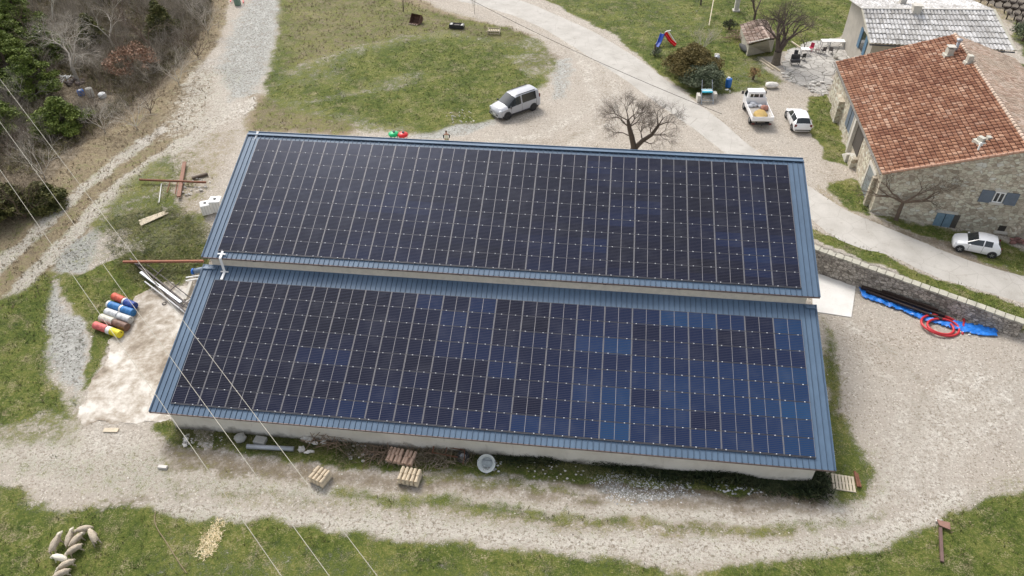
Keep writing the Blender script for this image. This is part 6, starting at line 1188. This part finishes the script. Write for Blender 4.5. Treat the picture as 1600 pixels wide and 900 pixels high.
# ---- garden by the shed
sl_ = empty('garden_slide', G(1036, 68), .3, 'childrens blue and red plastic slide on an A frame', 'slide'); BLP, RDP = M('toy_blue', (.015, .07, .42), .4), M('plastic_red', (.62, .015, .02), .35)
def chute(a, b, m_, nm='chute'):
    a, b = Vector(a), Vector(b); mid = a.lerp(b, .55) + Vector((0, 0, -.18)); mb = MB()
    for p, q in ((a, mid), (mid, b)):
        mb.bar(p, q, .42, .05); r_ = (q - p).cross(Vector((0, 0, 1))).normalized()
        for s_ in (-1, 1): mb.bar(p + r_ * s_ * .22 + Vector((0, 0, .08)), q + r_ * s_ * .22 + Vector((0, 0, .08)), .05, .2)
    mb.build(nm, m_, sl_)
chute((-.2, 0, 1.15), (-1.1, -1.0, .1), BLP, 'blue_chute'); chute((.1, 0, 1.2), (1.1, -1.1, .1), RDP, 'red_chute'); mb = MB(); mb.bar((.1, .1, 1.3), (.5, 1.0, 0), .07).bar((.6, .5, 1.3), (1.5, -.2, 0), .09).bar((.1, .1, 1.3), (.9, .4, 1.35), .08).bar((-.2, .1, 1.2), (-.4, .9, 0), .06).bar((.5, .5, 1.3), (.9, 1.2, 0), .07); mb.build('frame', WHT, sl_)
ch_ = empty('lounge_chair', G(1103, 158), .1, 'metal garden frame chair with turquoise striped cushion by the road', 'chair'); mb = MB()
for s_ in (-1, 1): mb.bar((s_ * .6, -.7, 0), (s_ * .55, .1, .9), .07).bar((s_ * .55, .1, .9), (s_ * .5, .9, 1.9), .05).bar((s_ * .6, .6, 0), (s_ * .55, .1, .9), .06).bar((s_ * .6, -.7, .35), (s_ * .6, .6, .35), .05)
mb.bar((-.6, -.45, .3), (.6, -.45, .3), .05); mb.build('frame', GALV, ch_)
MB().box((0, .25, 1.0), (1.05, .7, .1)).build('seat', M('turquoise', (.03, .36, .48), .7), ch_); MB().box((0, .2, 1.055), (1.06, .14, .012)).box((0, .5, 1.055), (1.06, .1, .012)).build('stripe', WHT, ch_); MB().box((.85, .3, .5), (.35, .7, .6)).box((-.8, .1, .35), (.3, .8, .7)).build('side_panel', TRIM, ch_)
dr_ = empty('water_butt', G(1137, 137), 0, 'blue plastic drum beside the evergreen bushes', 'drum'); MB().lathe([(0, 0), (.3, 0), (.32, .1), (.32, .85), (.28, .92), (0, .92)], (0, 0, .1), 20).build('shell', M('butt_blue', (.015, .14, .48), .4), dr_); MB().cyl((-.05, .1, 1.0), (-.05, .1, 1.12), .14, 12).build('lid', WHT, dr_)
heap('litter', 1138, 143, 5, .4, .13, WHT, 'white bags at the foot of the blue water butt', 'bags')
gb = empty('gas_tank', G(1119, 98), 0, 'grey dome shaped tank right of the evergreen bushes', 'tank'); MB().lathe([(.34, 0), (.36, .5), (.3, .75), (.12, .85), (0, .86)], (0, 0, 0), 18).build('shell', GALV, gb); MB().box((-.02, .25, .8), (.5, .3, .2)).build('valve_cover', TRIM, gb)
pp = empty('stone_pillar', G(1150, 17), 0, 'pale stone pillar standing in the top meadow', 'pillar'); MB().box((0, 0, .8), (.55, .55, 1.7)).build('shaft', TRIM, pp, bevel=.04); MB().box((0, 0, .08), (.85, .85, .16)).box((0, 0, 1.7), (.7, .7, .12)).build('plinth', TRIM, pp)
beam('wooden_post', (1107, 44), (1112, 17), .1, PALEW, 'yellowish timber leaning in the twiggy shrub', .3, 1.4, 'post'); beam('plank', (1189, 92), (1218, 112), .14, PALEW, 'upper pale plank left of the patio', .1, .1, 'plank'); beam('plank', (1187, 95), (1208, 110), .12, PALEW, 'lower pale plank left of the patio', .1, .1, 'plank'); beam('plank', (1236, 66), (1250, 76), .14, PALEW, 'pale plank at the back edge of the patio', .1, .1, 'plank')
b0 = G(1157, 72); lg = empty('old_boat', G(1162, 80), 1.9, 'dark upturned slim boat shaped trough leaning at the shed', 'trough'); MB().blob((0, 0, .35), (1.15, .3, .35), 3, .05, smooth=True).build('hull', M('boat_dark', (.07, .07, .07), .8, 0, .3), lg)
sticks(1150, 60, 60, 1.2, .03, M('dead_branch', (.27, .19, .13), .9), 'brush heap left of the stone shed', 1, 1.2, 'branch_pile', .8)
def table(px, py, rz, w, d, label, top=WHT):
    r_ = empty('garden_table', G(px, py), rz, label, 'table', 'white tables on the patio'); MB().box((0, 0, .74), (w, d, .04)).build('table_top', top, r_)
    for x in (-1, 1):
        for y in (-1, 1): MB().bar((x * (w / 2 - .08), y * (d / 2 - .08), 0), (x * (w / 2 - .08), y * (d / 2 - .08), .72), .05).build('leg', GALV, r_)
table(1306, 73, 0, 1.7, .85, 'long white table nearest the farmhouse'); table(1288, 73, .1, 1.0, .8, 'white table left of the long table, crowded with things'); table(1256, 86, 0, .95, .7, 'small white table at the left of the patio')
BRN = M('cast_grey', (.05, .05, .055), .6, 0, .3)
bq = empty('barbecue', G(1241, 102), .1, 'black barbecue with a lid at the patio edge', 'barbecue'); MB().box((0, 0, .55), (1.0, .55, .35)).build('box', BRN, bq, bevel=.05); MB().box((0, .2, .95), (.95, .1, .5)).build('lid', BRN, bq, bevel=.04); mb = MB(); [mb.bar((x, y, 0), (x, y, .4), .05) for x in (-.4, .4) for y in (-.2, .2)]; mb.build('leg', BRN, bq)
def gchair(px, py, rz, colr, nm, label):
    r_ = empty('garden_chair', G(px, py), rz, label, 'chair', 'garden chairs on the patio'); m_ = M('chair_' + nm, colr, .6); MB().box((0, 0, .43), (.45, .45, .05)).build('seat', m_, r_); MB().bar((0, -.22, .45), (0, -.3, .9), .42, .04).build('backrest', m_, r_)
    for x in (-.19, .19):
        for y in (-.19, .19): MB().bar((x, y, 0), (x, y, .42), .035).build('leg', m_, r_)
gchair(1253, 94, .3, (.03, .03, .03), 'black', 'black chair below the small white table'); gchair(1266, 80, 2.5, (.5, .03, .08), 'red', 'red garden chair between the two table groups'); gchair(1276, 83, 1.2, (.16, .1, .09), 'brown', 'brown garden chair behind the red one'); gchair(1285, 84, .2, (.08, .07, .07), 'dark', 'dark chair below the crowded table'); gchair(1297, 84, -.4, (.12, .11, .11), 'grey', 'grey chair pushed below the long white table'); gchair(1242, 92, 3.0, (.04, .04, .045), 'coal', 'charcoal chair behind the barbecue')
pt_ = empty('flower_pot', G(1305, 92), 0, 'pale terracotta pot on the patio flagstones', 'pot'); MB().lathe([(0, 0), (.2, 0), (.3, .4), (.26, .42), (.22, .3), (0, .3)], (0, 0, 0), 16).build('bowl', TRIM, pt_)
heap('stone_edging', 1228, 120, 16, .9, .16, PLAS, 'stones edging the lower left corner of the patio', 'stones', .15, .6); heap('stone_edging', 1278, 137, 22, 1.3, .22, PLAS, 'pale boulders edging the front of the patio', 'stones', .12, 1.3)
bl_ = place(MB().blob((0, 0, .3), (.75, .45, .35), 2, .12), 'boulder', PLAS, 1205, 137, .2, 'pale oblong boulder right of the truck cab', 'boulder')
# ---- junk under the pines
for i, (px, py, m_, lb, rr) in enumerate(((128, 146, M('butt_blue', (.015, .14, .48), .4), 'blue drum among the junk under the pines', .34), (143, 148, TRIM, 'grey drum beside the blue one under the pines', .36), (161, 149, WHT, 'white tub right of the grey drum', .4))):
    r_ = empty('drum', G(px, py + 3), 0, lb, 'drum', 'drums under the pines'); h = (.6, .95, .45)[i]; MB().lathe([(0, 0), (rr * .9, 0), (rr, .08), (rr, h - .08), (rr * .9, h), (0, h)], (0, 0, 0), 18).build('shell', m_, r_); MB().cyl((0, 0, h), (0, 0, h + .03), rr * .45, 12).build('lid', WHT if i == 0 else m_, r_)
sticks(105, 125, 14, 1.6, .05, WHT, 'pale poles in the junk behind the juniper', 1, .8, 'pole_heap', .5, 'poles'); heap('junk_heap', 118, 130, 16, .9, .28, M('junk_mix', (.14, .11, .1), .7, 0, .6, 2, .3, island=True), 'dark scrap heap behind the blue drum', 'scrap')
# ---- overhead wires
WIRE = M('wire', (.40, .38, .32), .5, .3, .08, 3, 0)
for i, (a, b, lb) in enumerate((((0, 264), (440, 900), 'lowest of three overhead wires, crossing the drums'), ((0, 189), (515, 900), 'middle one of three overhead wires'), ((0, 122), (590, 900), 'rightmost of three overhead wires, crossing the solar panels'))):
    ex = lambda k: (a[0] + (b[0] - a[0]) * k, a[1] + (b[1] - a[1]) * k)
    A = Vector(onz(*ex(-.42), 10.5)); B = Vector(onz(*ex(1.25), 10.5)); P = []
    for k in range(41): s_ = k / 40; q = A.lerp(B, s_); q.z -= .9 * 4 * s_ * (1 - s_) * .35; P.append(q - A)
    tag(MB().tube(P, .013, 6).build('power_line', WIRE, None, A), lb, 'power line', 'overhead wires')
A = Vector(onz(690, -25, 7.5)); B = Vector(onz(1128, 178, 4.2)); P = [A.lerp(B, k / 30) - A - Vector((0, 0, 2.2 * (k / 30) * (1 - k / 30))) for k in range(31)]; tag(MB().tube(P, .022, 5).build('power_line', M('cable_dark', (.06, .055, .05), .6), None, A), 'thin dark overhead cable crossing the road behind the barn', 'power line')
# thin raked trail in the grass, modelled as a raised tube
A = G(243, 818); pts = [G(*q) - A + Vector((0, 0, .03)) for q in ((243, 800), (241, 820), (262, 850), (280, 880), (292, 896))]; tag(MB().tube(smooth(pts), .03, 6).build('trail', M('trail_brown', (.24, .19, .11), .9), None, A), 'brown rope snaking through the grass left of the straw', 'trail')
place(MB().box((0, 0, .08), (.55, .2, .16)), 'brick', PLAS, 255, 731, 0, 'lone pale block on the track below the left corner', 'block')
place(MB().box((0, 0, .05), (.9, .3, .08)), 'plank', PALEW, 174, 673, .1, 'small grey board on the track left of the barn corner', 'plank')
S.cycles.use_denoising = True
